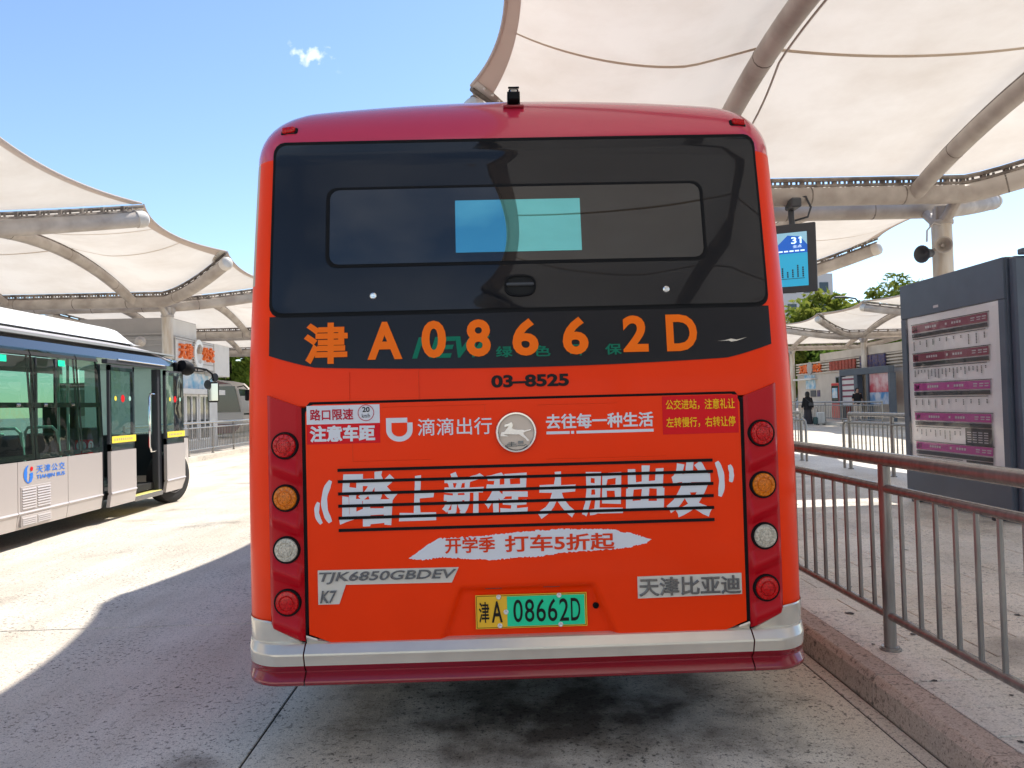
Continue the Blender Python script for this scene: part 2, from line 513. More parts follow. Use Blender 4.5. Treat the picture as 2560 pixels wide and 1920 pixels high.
# ------------------------------------------------------------------ mesh helpers
class MB:
    def __init__(self):
        self.v = []
        self.f = []
        self.mi = []
        self.cur = 0

    def add(self, vs, fs):
        n = len(self.v)
        self.v += [tuple(p) for p in vs]
        self.f += [tuple(i + n for i in f) for f in fs]
        self.mi += [self.cur] * len(fs)
        return self

    def box(self, x0, x1, y0, y1, z0, z1, M=None):
        vs = [(x0, y0, z0), (x1, y0, z0), (x1, y1, z0), (x0, y1, z0),
              (x0, y0, z1), (x1, y0, z1), (x1, y1, z1), (x0, y1, z1)]
        if M:
            vs = [M @ Vector(p) for p in vs]
        return self.add(vs, [(0, 3, 2, 1), (4, 5, 6, 7), (0, 1, 5, 4), (1, 2, 6, 5), (2, 3, 7, 6), (3, 0, 4, 7)])

    def bevbox(self, x0, x1, y0, y1, z0, z1, b=0.01, M=None):
        """box with chamfered edges"""
        vs = []
        X, Y, Z = (x0, x1), (y0, y1), (z0, z1)
        idx = {}
        for i in (0, 1):
            for j in (0, 1):
                for k in (0, 1):
                    sx, sy, sz = (1 - 2 * i) * b, (1 - 2 * j) * b, (1 - 2 * k) * b
                    for a, p in enumerate(((X[i], Y[j] + sy, Z[k] + sz), (X[i] + sx, Y[j], Z[k] + sz), (X[i] + sx, Y[j] + sy, Z[k]))):
                        idx[i, j, k, a] = len(vs)
                        vs.append(M @ Vector(p) if M else p)
        fs = []
        for s in (0, 1):
            def q(l, flip):
                return tuple(l if not flip else l[::-1])
            fs.append(q([idx[s, 0, 0, 0], idx[s, 0, 1, 0], idx[s, 1, 1, 0], idx[s, 1, 0, 0]], s))
            fs.append(q([idx[0, s, 0, 1], idx[1, s, 0, 1], idx[1, s, 1, 1], idx[0, s, 1, 1]], s))
            fs.append(q([idx[0, 0, s, 2], idx[0, 1, s, 2], idx[1, 1, s, 2], idx[1, 0, s, 2]], s))
        for i in (0, 1):
            for j in (0, 1):
                fs.append((idx[i, j, 0, 0], idx[i, j, 1, 0], idx[i, j, 1, 1], idx[i, j, 0, 1]))
                fs.append((idx[i, 0, j, 0], idx[i, 1, j, 0], idx[i, 1, j, 2], idx[i, 0, j, 2]))
                fs.append((idx[0, i, j, 1], idx[1, i, j, 1], idx[1, i, j, 2], idx[0, i, j, 2]))
                for k in (0, 1):
                    fs.append((idx[i, j, k, 0], idx[i, j, k, 1], idx[i, j, k, 2]))
        return self.add(vs, fs)

    def tube(self, path, r, seg=10, caps=True, radii=None):
        pts = [Vector(p) for p in path]
        n = len(pts)
        vs, fs = [], []
        prev = None
        for i, p in enumerate(pts):
            d = (pts[min(i + 1, n - 1)] - pts[max(i - 1, 0)]).normalized()
            if prev is None:
                up = Vector((0, 0, 1)) if abs(d.z) < 0.9 else Vector((1, 0, 0))
                a = d.cross(up).normalized()
            else:
                a = (prev - d * prev.dot(d)).normalized()
            prev = a
            b = d.cross(a)
            rr = radii[i] if radii else r
            for k in range(seg):
                t = 2 * math.pi * k / seg
                vs.append(p + a * (rr * math.cos(t)) + b * (rr * math.sin(t)))
        for i in range(n - 1):
            for k in range(seg):
                k2 = (k + 1) % seg
                fs.append((i * seg + k, i * seg + k2, (i + 1) * seg + k2, (i + 1) * seg + k))
        if caps:
            fs.append(tuple(range(seg))[::-1])
            fs.append(tuple(range((n - 1) * seg, n * seg)))
        return self.add(vs, fs)

    def grid(self, fn, nu, nv, flip=False):
        vs, fs = [], []
        for j in range(nv + 1):
            for i in range(nu + 1):
                vs.append(fn(i / nu, j / nv))
        for j in range(nv):
            for i in range(nu):
                a = j * (nu + 1) + i
                q = (a, a + 1, a + nu + 2, a + nu + 1)
                fs.append(q[::-1] if flip else q)
        return self.add(vs, fs)

    def lathe(self, prof, org, axis, seg=24, up=None):
        """prof: list of (radius, height along axis)"""
        ax = Vector(axis).normalized()
        u = Vector((0, 0, 1)) if abs(ax.z) < 0.9 else Vector((1, 0, 0))
        a = ax.cross(u).normalized()
        b = ax.cross(a)
        o = Vector(org)
        vs, fs = [], []
        for r_, h in prof:
            for k in range(seg):
                t = 2 * math.pi * k / seg
                vs.append(o + ax * h + a * (r_ * math.cos(t)) + b * (r_ * math.sin(t)))
        for i in range(len(prof) - 1):
            for k in range(seg):
                k2 = (k + 1) % seg
                fs.append((i * seg + k, (i + 1) * seg + k, (i + 1) * seg + k2, i * seg + k2))
        fs.append(tuple(range(seg)))
        fs.append(tuple(range((len(prof) - 1) * seg, len(prof) * seg))[::-1])
        return self.add(vs, fs)

    def prism(self, poly, to3, d0, d1):
        """poly: 2D outline; to3(u, v, w) -> point; between depths d0 and d1"""
        n = len(poly)
        vs = [to3(u, v, d0) for u, v in poly] + [to3(u, v, d1) for u, v in poly]
        fs = [tuple(range(n))[::-1], tuple(range(n, 2 * n))]
        fs += [(i, (i + 1) % n, n + (i + 1) % n, n + i) for i in range(n)]
        return self.add(vs, fs)

    def build(self, name, mats, parent=None, smooth=True, angle=35):
        me = bpy.data.meshes.new(name)
        off = Vector((0, 0, 0))
        if parent is not None:
            q = parent
            while q is not None:
                off += Vector(q.location)
                q = q.parent
        me.from_pydata([tuple(Vector(p) - off) for p in self.v], [], self.f)
        if not isinstance(mats, (list, tuple)):
            mats = [mats]
        for m in mats:
            me.materials.append(MATS[m])
        if len(mats) > 1:
            me.polygons.foreach_set('material_index', self.mi)
        if smooth:
            me.polygons.foreach_set('use_smooth', [True] * len(me.polygons))
            me.set_sharp_from_angle(angle=R(angle))
        me.update()
        o = bpy.data.objects.new(name, me)
        COL.objects.link(o)
        if parent is not None:
            o.parent = parent
        return o


def thing(name, label, cat, loc=(0, 0, 0), group=None):
    o = bpy.data.objects.new(name, None)
    o.empty_display_size = 0.2
    COL.objects.link(o)
    o.location = loc
    o['label'] = label
    o['category'] = cat
    if group:
        o['group'] = group
    return o


def tag(o, label, cat, group=None):
    o['label'] = label
    o['category'] = cat
    if group:
        o['group'] = group
    return o


def struct(o):
    o['kind'] = 'structure'
    return o


def share(src, parent, loc, name=None):
    """another object with the same mesh, placed in its parent's space"""
    c = src.copy()
    COL.objects.link(c)
    c.parent = parent
    c.location = loc
    return c


_G = {}


def glyphs(s, bold=0.0, shear=0.0, extrude=0.0, bevel=0.0, space=1.0):
    """outline of a string, scaled to the unit square"""
    key = (s, bold, shear, extrude, bevel, space)
    if key in _G:
        return _G[key]
    c = bpy.data.curves.new('lettering', 'FONT')
    c.body = s
    c.size = 1
    c.shear = shear
    c.extrude = extrude
    c.bevel_depth = bevel if bevel else bold
    c.bevel_resolution = 1
    c.space_character = space
    c.resolution_u = 4
    o = bpy.data.objects.new('lettering', c)
    COL.objects.link(o)
    dg = bpy.context.evaluated_depsgraph_get()
    dg.update()
    me = bpy.data.meshes.new_from_object(o.evaluated_get(dg))
    vs = [tuple(v.co) for v in me.vertices]
    fs = [tuple(p.vertices) for p in me.polygons]
    bpy.data.objects.remove(o)
    bpy.data.curves.remove(c)
    bpy.data.meshes.remove(me)
    x0 = min(v[0] for v in vs)
    x1 = max(v[0] for v in vs)
    y0 = min(v[1] for v in vs)
    y1 = max(v[1] for v in vs)
    k = 0.012 if (bold and not bevel and not extrude) else 1.0
    vs = [((v[0] - x0) / (x1 - x0), (v[1] - y0) / (y1 - y0), v[2] * k) for v in vs]
    _G[key] = (vs, fs)
    return _G[key]


def put_text(mb, s, u0, u1, v0, v1, to3, bold=0.0, shear=0.0, extrude=0.0, bevel=0.0, space=1.0, wscale=1.0):
    vs, fs = glyphs(s, bold, shear, extrude, bevel, space)
    mb.add([to3(u0 + (u1 - u0) * a, v0 + (v1 - v0) * b, c * wscale) for a, b, c in vs], fs)
    return mb


def lerp(a, b, t):
    return a + (b - a) * t


def sstep(t):
    t = max(0.0, min(1.0, t))
    return t * t * (3 - 2 * t)


# ================================================================== GROUND
g = MB()
g.add([(-400, -200, -0.035), (400, -200, -0.035), (400, 700, -0.035), (-400, 700, -0.035)], [(0, 1, 2, 3)])
struct(g.build('ground', 'ground_far', smooth=False))

road = MB()
road.add([(-12.1, -9.5, -0.012), (1.77, -9.5, -0.012), (1.77, 60.5, -0.012), (-12.1, 60.5, -0.012)], [(0, 1, 2, 3)])
road = struct(road.build('road', 'joint', smooth=False))
xs = [-12.1, -8.44, -4.78, -1.12, 1.69, 1.77]
for j in range(14):
    ya, yb = -9.5 + 5.0 * j, -4.5 + 5.0 * j
    for i in range(5):
        e = 0.005
        dz = rnd.uniform(-0.0015, 0.0015)
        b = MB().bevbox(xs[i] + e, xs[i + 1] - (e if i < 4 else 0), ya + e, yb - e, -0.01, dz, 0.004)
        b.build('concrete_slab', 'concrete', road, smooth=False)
far_road = MB()
far_road.add([(7.35, -9.5, -0.006), (16.9, -9.5, -0.006), (16.9, 75, -0.006), (7.35, 75, -0.006)], [(0, 1, 2, 3)])
struct(far_road.build('far_road', 'concrete', smooth=False))

# ---- near platform: granite kerb stones, pavers
KX0, PX0, PX1 = 1.77, 1.92, 7.32
ZP = 0.15
pf = MB()
pf.box(PX0 - 0.02, PX1 - 0.03, -9.4, 60, -0.03, ZP - 0.012)
platform = struct(pf.build('platform', 'joint', smooth=False))
# pavers one by one where they can be told apart, a jointless sheet behind the camera and far away
tl = 0.6
base = MB().bevbox(-tl / 2 + 0.0035, tl / 2 - 0.0035, -0.1465, 0.1465, -0.03, 0.0, 0.003).build('paver', 'paver', platform, smooth=False)
first = True
for c in range(32):
    y = 2.25 + 0.3 * c
    k = 0
    x = PX0 + (0.3 if c % 2 else 0.0)
    cells = []
    if c % 2:
        cells.append((PX0 + 0.15, 0.5))
    while x + tl <= PX1 - 0.02:
        cells.append((x + tl / 2, 1.0))
        x += tl
    if PX1 - 0.05 - x > 0.1:
        cells.append((x + (PX1 - 0.05 - x) / 2, (PX1 - 0.05 - x) / tl))
    for cx, sx in cells:
        o = base if first else share(base, platform, (0, 0, 0))
        first = False
        o.location = (cx, y, ZP + rnd.uniform(-0.0012, 0.0012))
        o.scale.x = sx - (0.004 if sx < 1 else 0)
ps = MB()
ps.box(PX0, PX1 - 0.03, -9.4, 2.098, ZP - 0.03, ZP - 0.001)
ps.box(PX0, PX1 - 0.03, 11.702, 60, ZP - 0.03, ZP - 0.001)
ps.build('paving', 'paver', platform, smooth=False)
y = 0.30
ks = None
for j in range(22):
    ya = -0.55 + 0.85 * j
    m = MB()
    prof = [(KX0 + 0.012, -0.02), (KX0, 0.01), (KX0, ZP - 0.028), (KX0 + 0.02, ZP - 0.004), (KX0 + 0.03, ZP + 0.001), (PX0 - 0.004, ZP + 0.001), (PX0 - 0.004, -0.02)]
    if ks is None:
        m.prism(prof, lambda u, v, w: (u, w, v), 0.003, 0.847)
        ks = m.build('kerb_stone', 'kerb_granite', platform, smooth=False)
        ks.location = (0, ya, 0)
    else:
        share(ks, platform, (0, ya, rnd.uniform(-0.0015, 0.0015)))
m = MB()
m.prism([(KX0, -0.02), (KX0, ZP - 0.01), (KX0 + 0.02, ZP), (PX0, ZP), (PX0, -0.02)], lambda u, v, w: (u, w, v), -9.4, -0.56)
m.prism([(KX0, -0.02), (KX0, ZP - 0.01), (KX0 + 0.02, ZP), (PX0, ZP), (PX0, -0.02)], lambda u, v, w: (u, w, v), 18.16, 60)
m.box(PX1 - 0.03, PX1 + 0.12, -9.4, 60, -0.02, ZP)
m.build('kerb', 'kerb_granite', platform, smooth=False)
gum = None
for k, (gx, gy, gr) in enumerate(((2.62, 3.05, 1.1), (2.02, 3.6, 0.7), (2.3, 4.3, 0.8), (2.15, 4.75, 1.3), (2.75, 3.9, 0.6), (3.1, 4.6, 0.9), (2.0, 4.15, 0.5), (3.3, 3.6, 0.7), (2.45, 5.4, 1.0), (1.98, 2.95, 0.6),
                                  (3.8, 5.2, 0.9), (2.9, 6.0, 0.8), (3.5, 6.6, 1.0), (2.25, 3.4, 0.5))):
    if gum is None:
        m = MB()
        m.add([(0.02 * math.cos(a * 0.6283) * (1 + 0.2 * math.sin(3 * a)), 0.02 * math.sin(a * 0.6283) * (1 + 0.25 * math.cos(2 * a)), 0) for a in range(10)], [tuple(range(10))])
        gum = m.build('gum_spot', 'joint', platform, smooth=False)
        o = gum
    else:
        o = share(gum, platform, (0, 0, 0))
    o.location = (gx, gy, ZP + 0.0025)
    o.rotation_euler.z = k
    o.scale = (gr, gr, 1)
# ---- far platforms
m = MB()
m.box(16.9, 17.08, 12, 64, -0.03, ZP + 0.002)
m.box(17.08, 28, 12, 64, -0.03, ZP - 0.002)
struct(m.build('far_platform', 'paver', smooth=False))
m = MB()
m.box(-9.25, -9.05, 19, 60.5, -0.03, ZP + 0.002)
m.box(-16, -9.25, 19, 60.5, -0.03, ZP - 0.002)
struct(m.build('left_platform', 'paver', smooth=False))


# ================================================================== CANOPIES
def beam_pt(cx, half, s, y, sgn, z0=4.65, rise=0.66, splay=2.15):
    t = max(0.0, (abs(s) - 0.50) / 0.50)
    q = t ** 1.35
    return Vector((cx + half * s, y + sgn * splay * t ** 1.25, z0 + rise * q))


ARCH_S = 0.345


def h_of(s):
    a = abs(s)
    if a <= ARCH_S:
        return 0.66 - 0.14 * (1 - (a / ARCH_S) ** 2)
    q = (a - ARCH_S) / (1 - ARCH_S)
    return lerp(0.66, -0.06, q) - 0.06 * 4 * q * (1 - q)


def canopy_bay(cx, ya, yb, label, half=5.15, detail=True, group='membrane canopy bays'):
    t = thing('membrane_canopy', label, 'canopy', (cx, (ya + yb) / 2, 0), group)

    def mem(u, v):
        s = 2 * u - 1
        a = beam_pt(cx, half, s, ya + 0.05, +1)
        b = beam_pt(cx, half, s, yb - 0.05, -1)
        p = a.lerp(b, v)
        w = 4 * v * (1 - v)
        p.z += 0.30 + h_of(s) * w
        p.x -= math.copysign(1, s) * 0.42 * w * abs(s) ** 5
        return p
    m = MB()
    m.grid(mem, 56 if detail else 30, 18 if detail else 10)
    m.build('membrane', 'membrane', t, angle=180)
    # wings that fill the V between this bay's far beam and the next one
    for sg in (-1, 1):
        def wing(u, v):
            s = sg * lerp(0.48, 1.0, u)
            a = beam_pt(cx, half, s, yb + 0.05, -1)
            b = beam_pt(cx, half, s, yb + 0.95, +1)
            p = a.lerp(b, v)
            w = 4 * v * (1 - v)
            p.z += 0.30 - 0.12 * w * u * u
            p.x -= sg * 0.30 * w * u ** 4
            return p
        m = MB()
        m.grid(wing, 24, 12)
        wg = m.build('wing_membrane', 'membrane', t, angle=180)
        m = MB()
        m.grid(lambda u, v: wing(0.9995 - 0.045 * u, v) + Vector((0, 0, -0.012)), 2, 20)
        m.tube([wing(1.0, k / 20) for k in range(21)], 0.022, 6)
        m.build('edge_hem', 'hem', wg)
    # sewn hem along the two free edges, seams across
    for side in (0, 1):
        m = MB()

        def hem(u, v):
            uu = (0.0005 + 0.022 * u) if side == 0 else (0.9995 - 0.022 * u)
            p = mem(uu, v)
            return p + Vector((0, 0, -0.012))
        m.grid(hem, 2, 24)
        pth = [mem(0.0 if side == 0 else 1.0, k / 24) + Vector((0, 0, -0.004)) for k in range(25)]
        m.tube(pth, 0.022, 6)
        m.build('edge_hem', 'hem', t)
    for vv in (0.36, 0.64):
        m = MB()
        m.grid(lambda u, v: mem(0.012 + 0.976 * u, vv + (v - 0.5) * 0.007) + Vector((0, 0, -0.010)), 60, 1)
        m.build('seam', 'seam', t)
    # two steel beams with clamp rails
    for yy, sg in ((ya, 1), (yb, -1)):
        m = MB()
        pth = [beam_pt(cx, half, -1 + 2 * k / 48, yy, sg) for k in range(49)]
        m.tube(pth, 0.15, 14 if detail else 8)
        bm_ = m.build('beam', 'pipe', t)
        for sd in (0, -1):
            mm = MB()
            e = pth[sd]
            d = (e - pth[1 if sd == 0 else -2]).normalized()
            mm.lathe([(0.02, 0.11), (0.09, 0.10), (0.145, 0.06), (0.165, 0.0), (0.165, -0.12)], e, d, 16)
            mm.build('end_cap', 'pipe_white', bm_)
        m = MB()
        m.tube([p + Vector((0, 0.03 * sg, 0.262)) for p in pth], 0.034, 6)
        m.tube([p + Vector((0, 0.0 * sg, 0.150)) for p in pth], 0.050, 6)
        for k in range(1, 40 if detail else 20):
            s = -1 + 2 * k / (40 if detail else 20)
            p = beam_pt(cx, half, s, yy, sg)
            m.box(p.x - 0.03, p.x + 0.03, p.y - 0.02, p.y + 0.05, p.z + 0.12, p.z + 0.28)
            if detail:
                for dx in (0.085, 0.17):
                    m.box(p.x + dx - 0.014, p.x + dx + 0.014, p.y + 0.0, p.y + 0.03, p.z + 0.205, p.z + 0.27)
        m.build('clamp_rail', 'grime', bm_)
        if detail:
            m = MB()
            for s in (-0.62, -0.30, 0.02, 0.31, 0.60):
                p = beam_pt(cx, half, s, yy, sg)
                d = (beam_pt(cx, half, s + 0.01, yy, sg) - p).normalized()
                m.lathe([(0.150, -0.012), (0.1525, -0.010), (0.1525, 0.010), (0.150, 0.012)], p, d, 16)
            m.build('weld_ring', 'grime', bm_)
    # arches between the beams
    for sg in (-1, 1):
        m = MB()
        s = ARCH_S * sg
        pth = []
        for k in range(25):
            v = k / 24
            pth.append(Vector((cx + half * s, lerp(ya, yb, v), 4.65 + 0.78 * 4 * v * (1 - v))))
        m.tube(pth, 0.13, 14 if detail else 8)
        ar = m.build('arch', 'pipe', t)
        m = MB()
        m.tube([p + Vector((0, 0, 0.15)) for p in pth], 0.035, 6)
        m.build('gasket', 'grime', ar)
        if detail:
            m = MB()
            for k in (3, 9, 15, 21):
                d = (pth[k + 1] - pth[k - 1]).normalized()
                m.lathe([(0.131, -0.008), (0.134, -0.006), (0.134, 0.006), (0.131, 0.008)], pth[k], d, 14)
            m.build('weld_ring', 'grime', ar)
    # bolted corner plates at the four tips
    for su in (0.0, 1.0):
        for vv in (0.0, 1.0):
            m = MB()
            c0 = mem(su, vv)
            sx = 1 if su == 0 else -1
            sy = 1 if vv == 0 else -1
            fan = [c0 + Vector((0, 0, -0.02))]
            for k in range(7):
                a = k / 6
                fan.append(mem(su + sx * 0.050 * math.cos(a * 1.57), vv + sy * 0.045 * math.sin(a * 1.57)) + Vector((0, 0, -0.02)))
            m.add(fan + [p + Vector((0, 0, 0.012)) for p in fan], [tuple(range(8)), tuple(range(15, 7, -1))])
            for k in range(1, 6):
                p = fan[1 + k].lerp(fan[0], 0.12)
                m.lathe([(0.022, -0.03), (0.022, 0.0)], p, (0, 0, 1), 6)
            m.build('corner_plate', 'pipe_white', t, smooth=False)
    return t


def column(cx, y, label, z0=ZP, top=4.5, group='canopy columns', rust=False):
    t = thing('canopy_column', label, 'column', (cx, y, z0), group)
    m = MB()
    m.lathe([(0.155, 0), (0.155, 4.14)], (cx, y, z0), (0, 0, 1), 20)
    m.build('shaft', 'column_paint', t)
    m = MB()
    m.lathe([(0.175, 4.12), (0.18, 4.13), (0.18, 4.18), (0.175, 4.19)], (cx, y, z0), (0, 0, 1), 20)
    m.lathe([(0.10, 4.19), (0.10, 4.42)], (cx, y, z0), (0, 0, 1), 12)
    for a in range(4):
        an = a * math.pi / 2 + 0.4
        m.box(-0.012, 0.012, 0.06, 0.15, z0 + 4.19, z0 + 4.42, Matrix.Translation((cx, y, 0)) @ Matrix.Rotation(an, 4, 'Z'))
    m.build('head', 'pipe', t)
    m = MB()
    m.tube([(cx, y - 0.5, top + 0.12), (cx, y - 0.2, top - 0.12), (cx, y, top - 0.2), (cx, y + 0.2, top - 0.12), (cx, y + 0.5, top + 0.12)], 0.09, 10)
    m.build('saddle', 'pipe', t)
    m = MB()
    m.lathe([(0.24, 0), (0.24, 0.03), (0.17, 0.04), (0.17, 0.10)], (cx, y, z0), (0, 0, 1), 20)
    m.build('base', 'column_paint', t)
    return t


CR, CL, C3 = 4.93, -12.0, 21.3
bays_r = [(-17, 'cream fabric canopy bay over the platform, farthest behind the photographer'),
          (-7, 'cream fabric canopy bay over the platform, just behind the photographer'),
          (3, 'big cream fabric canopy bay overhead above the orange bus and the railing'),
          (13, 'cream fabric canopy bay seen through the gap under the overhead canopy beams'),
          (23, 'third cream canopy bay over the near platform, hidden mostly behind the orange bus'),
          (33, 'fourth cream canopy bay over the near platform, far behind the orange bus'),
          (43, 'last cream canopy bay over the near platform, farthest behind the orange bus')]
for y0_, lb in bays_r:
    canopy_bay(CR, y0_, y0_ + 9.0, lb, detail=0 < y0_ < 20)
bays_l = [(-7, 'cream fabric canopy bay left of the photographer, outside the picture'),
          (3, 'cream canopy bay cut by the left picture edge, highest of the left row'),
          (13, 'cream canopy bay above the white minibus with a curved arch pipe beneath'),
          (23, 'cream canopy bay above the ticket booth, half hidden by the orange bus'),
          (33, 'cream canopy bay behind the ticket booth above the trees'),
          (43, 'farthest cream canopy bay of the left row')]
for y0_, lb in bays_l:
    canopy_bay(CL, y0_, y0_ + 9.0, lb, detail=0 < y0_ < 30)
DY3 = -1.85
bays_3 = [(13 + DY3, 'cream canopy bay of the far right row, hidden behind the route board'),
          (23 + DY3, 'cream canopy bay of the far right row, cut by the route board'),
          (33 + DY3, 'small cream canopy of the far right row, left of the rusty column'),
          (43 + DY3, 'farthest cream canopy bay of the far right row, by the orange bus'),
          ]
for y0_, lb in bays_3:
    canopy_bay(C3, y0_, y0_ + 9.0, lb, detail=False)
ordn = ['first', 'second', 'third', 'fourth', 'fifth']
for k, yy in enumerate((-7.5, 2.5, 12.5, 22.5, 32.5, 42.5)):
    where = ['behind the photographer', 'beside the photographer', 'behind the route board', 'second behind the route board', 'third behind the route board', 'fourth behind the route board'][k]
    column(CR + 2.5, yy, 'cream round steel canopy column ' + where + ', far side of the near platform')
    if yy != 2.5:
        column(CR - 2.5, yy, 'cream round steel canopy column ' + where + ', kerb side of the near platform')
for k, yy in enumerate((12.5, 22.5, 32.5, 42.5)):
    where = ['left of the white minibus', 'between the white minibus and the ticket booth', 'behind the ticket booth', 'far behind the ticket booth'][k]
    column(CL + 2.5, yy, 'cream round steel canopy column ' + where)
for k, yy in enumerate((22.5, 32.5, 42.5, 52.5)):
    where = ['of the far right row, out of sight behind the route board', 'of the far right row, second out of sight behind the route board',
             'with rusty streaks in front of the shop wall', 'beside the standing person with the suitcase'][k]
    column(C3 - 2.5 + 0.9, yy + DY3, 'cream steel canopy column ' + where)

# loudspeaker horns on the near column
t = thing('horn_speaker', 'pair of grey horn loudspeakers clamped to the column behind the route board', 'loudspeaker', (CR + 2.5, 12.5, 3.5))
for k, (dx, dy, dz, ax, rr) in enumerate(((-0.42, -0.20, 0.30, (-1, -0.5, -0.15), 0.135), (-0.14, -0.26, 0.42, (-0.5, -1, 0.0), 0.125))):
    m = MB()
    o_ = (CR + 2.5 + dx, 12.5 + dy, 3.46 + dz)
    m.lathe([(0.05, -0.20), (0.07, -0.16), (0.08, -0.10), (rr * 0.75, 0.0), (rr, 0.06), (rr + 0.01, 0.065), (rr - 0.01, 0.06), (rr * 0.6, -0.02), (0.03, -0.06)], o_, ax, 20)
    m.build('horn', 'dark_grey2' if k == 0 else 'pipe', t)
m = MB()
m.tube([(CR + 2.5 - 0.14, 12.45, 3.86), (CR + 2.5 - 0.36, 12.4, 3.81)], 0.025, 6)
m.tube([(CR + 2.5 - 0.14, 12.45, 3.91), (CR + 2.5 - 0.14, 12.25, 3.88)], 0.03, 6)
m.tube([(CR + 2.5 - 0.1, 12.35, 4.24), (CR + 2.5 - 0.25, 12.3, 4.26), (CR + 2.5 - 0.36, 12.3, 4.14), (CR + 2.5 - 0.36, 12.32, 3.96)], 0.014, 6)
m.build('bracket', 'pipe', t)

# cable run along the kerb-side arch overhead
m = MB()
cb = []
for k in range(30):
    v = k / 29
    y_ = lerp(5.0, 11.6, v)
    q = (y_ - 3) / 9.0
    cb.append((CR - 5.15 * ARCH_S + 0.17 + 0.16 * math.sin(math.pi * min(1, max(0, (y_ - 8.6) / 3.0))), y_, 4.65 + 0.78 * 4 * q * (1 - q) - 0.06))
m.tube(cb, 0.014, 6)
tag(m.build('conduit', 'pipe'), 'thin grey cable conduit hanging beside the overhead arch pipe', 'cable')

# ================================================================== ORANGE BUS
BX, BY = 0.115, 3.28
RC = 0.18                               # plan radius of the rear corners


def bw(z):
    if z < 1.2:
        return 1.218
    return 1.218 - 0.022 * ((z - 1.2) / 1.42)


def by0(z):
    if z < 1.55:
        return 0.0
    return 0.13 * ((min(z, 2.62) - 1.55)) ** 1.3


def rear_y(x, z, w=None):
    w = w or bw(z)
    a = abs(x)
    yy = by0(z) + 0.006 * x * x
    if a > w - RC:
        d = min(a - (w - RC), RC * 0.9999)
        yy += RC - math.sqrt(RC * RC - d * d)
    return yy


def surf(x, z, off=0.0):
    return Vector((BX + x, BY + rear_y(x, z) - off, z))


BUS = thing('city_bus', 'orange and burgundy city bus seen from behind, stopped at the kerb', 'bus', (BX, BY + 4.2, 0))
LEN = 8.3
# shell rows
NA = 10


def shell_row(z, w, yb, crown, ext=LEN, rc=RC):
    pts = []
    xs_ = [(w - rc) * k / 16 for k in range(-16, 17)]
    left = [(-w, ext), (-w, ext * 0.75), (-w, ext * 0.5), (-w, ext * 0.25), (-w, 0.9), (-w, 0.45)]
    for x, y_ in left:
        pts.append((x, y_))
    for k in range(NA):
        a = math.pi / 2 * k / NA
        pts.append((-(w - rc) - rc * math.cos(a), rc - rc * math.sin(a)))
    for x in xs_:
        pts.append((x, 0.0))
    for k in range(1, NA + 1):
        a = math.pi / 2 * k / NA
        pts.append(((w - rc) + rc * math.sin(a), rc - rc * math.cos(a)))
    for x, y_ in left[::-1]:
        pts.append((-x, y_))
    out = []
    for x, y_ in pts:
        if y_ <= rc + 0.0001:
            yy = yb + y_ + 0.006 * x * x
            if z < 1.505 and abs(x) < 0.92:
                yy += 0.07
        else:
            yy = max(y_, yb + rc)
        out.append(Vector((BX + x, BY + yy, z + crown * (1 - (x / w) ** 2))))
    return out


rows = []
zl = [0.40, 0.6, 0.9, 1.2, 1.45, 1.500, 1.512, 1.55, 1.65, 1.75, 1.85, 1.95, 2.05, 2.15, 2.25, 2.35, 2.45, 2.55, 2.62]
for z in zl:
    rows.append((shell_row(z, bw(z), by0(z), 0.0), z))
for k in range(1, 13):
    a = math.pi / 2 * k / 12
    w = bw(2.62) - 0.20 * (1 - math.cos(a))
    rows.append((shell_row(2.62 + 0.285 * math.sin(a), w, by0(2.62) + 0.32 * (1 - math.cos(a)), 0.055 * math.sin(a), rc=RC), 2.7))
m = MB()
n = len(rows[0][0])
allv = [p for r_, z in rows for p in r_]
fs, mi = [], []
for j in range(len(rows) - 1):
    for i in range(n - 1):
        fs.append((j * n + i, j * n + i + 1, (j + 1) * n + i + 1, (j + 1) * n + i))
        zz = rows[j][1]
        if zz >= 2.62:
            mi.append(1)
        elif zz >= 2.0 and (i in (4, 5, 6, 7, 8, 9)):
            mi.append(2)
        else:
            mi.append(0)
# roof and front closed by strips
L0 = (len(rows) - 1) * n
for i in range(n // 2):
    a, b = L0 + i, L0 + n - 1 - i
    if b - a > 2:
        fs.append((a, a + 1, b - 1, b))
        mi.append(1)
for j in range(len(rows) - 1):
    fs.append((j * n, (j + 1) * n, (j + 1) * n + n - 1, j * n + n - 1))
    mi.append(0)
m.add(allv, fs)
m.mi = mi
m.build('body', ['orange', 'burgundy_skylit', 'beige_trim'], BUS, angle=50)


def panel(name, fn, nu, nv, off, mat, parent, thick=0.012, offn=None, angle=40):
    """sheet lying on the rear of the bus: fn(u, v) -> (x, z); edges turned inwards"""
    m = MB()

    def P(u, v):
        x, z = fn(u, v)
        return surf(x, z, off + (offn(x, z) if offn else 0.0))
    m.grid(P, nu, nv)
    rim = [(i / nu, 0.0) for i in range(nu)] + [(1.0, j / nv) for j in range(nv)] + \
          [(1 - i / nu, 1.0) for i in range(nu)] + [(0.0, 1 - j / nv) for j in range(nv)]
    vs = [P(u, v) for u, v in rim] + [surf(*fn(u, v), off - thick) for u, v in rim]
    k = len(rim)
    m.add(vs, [(i, (i + 1) % k + 0, k + (i + 1) % k, k + i)[::-1] for i in range(k)])
    return m.build(name, mat, parent, angle=angle)


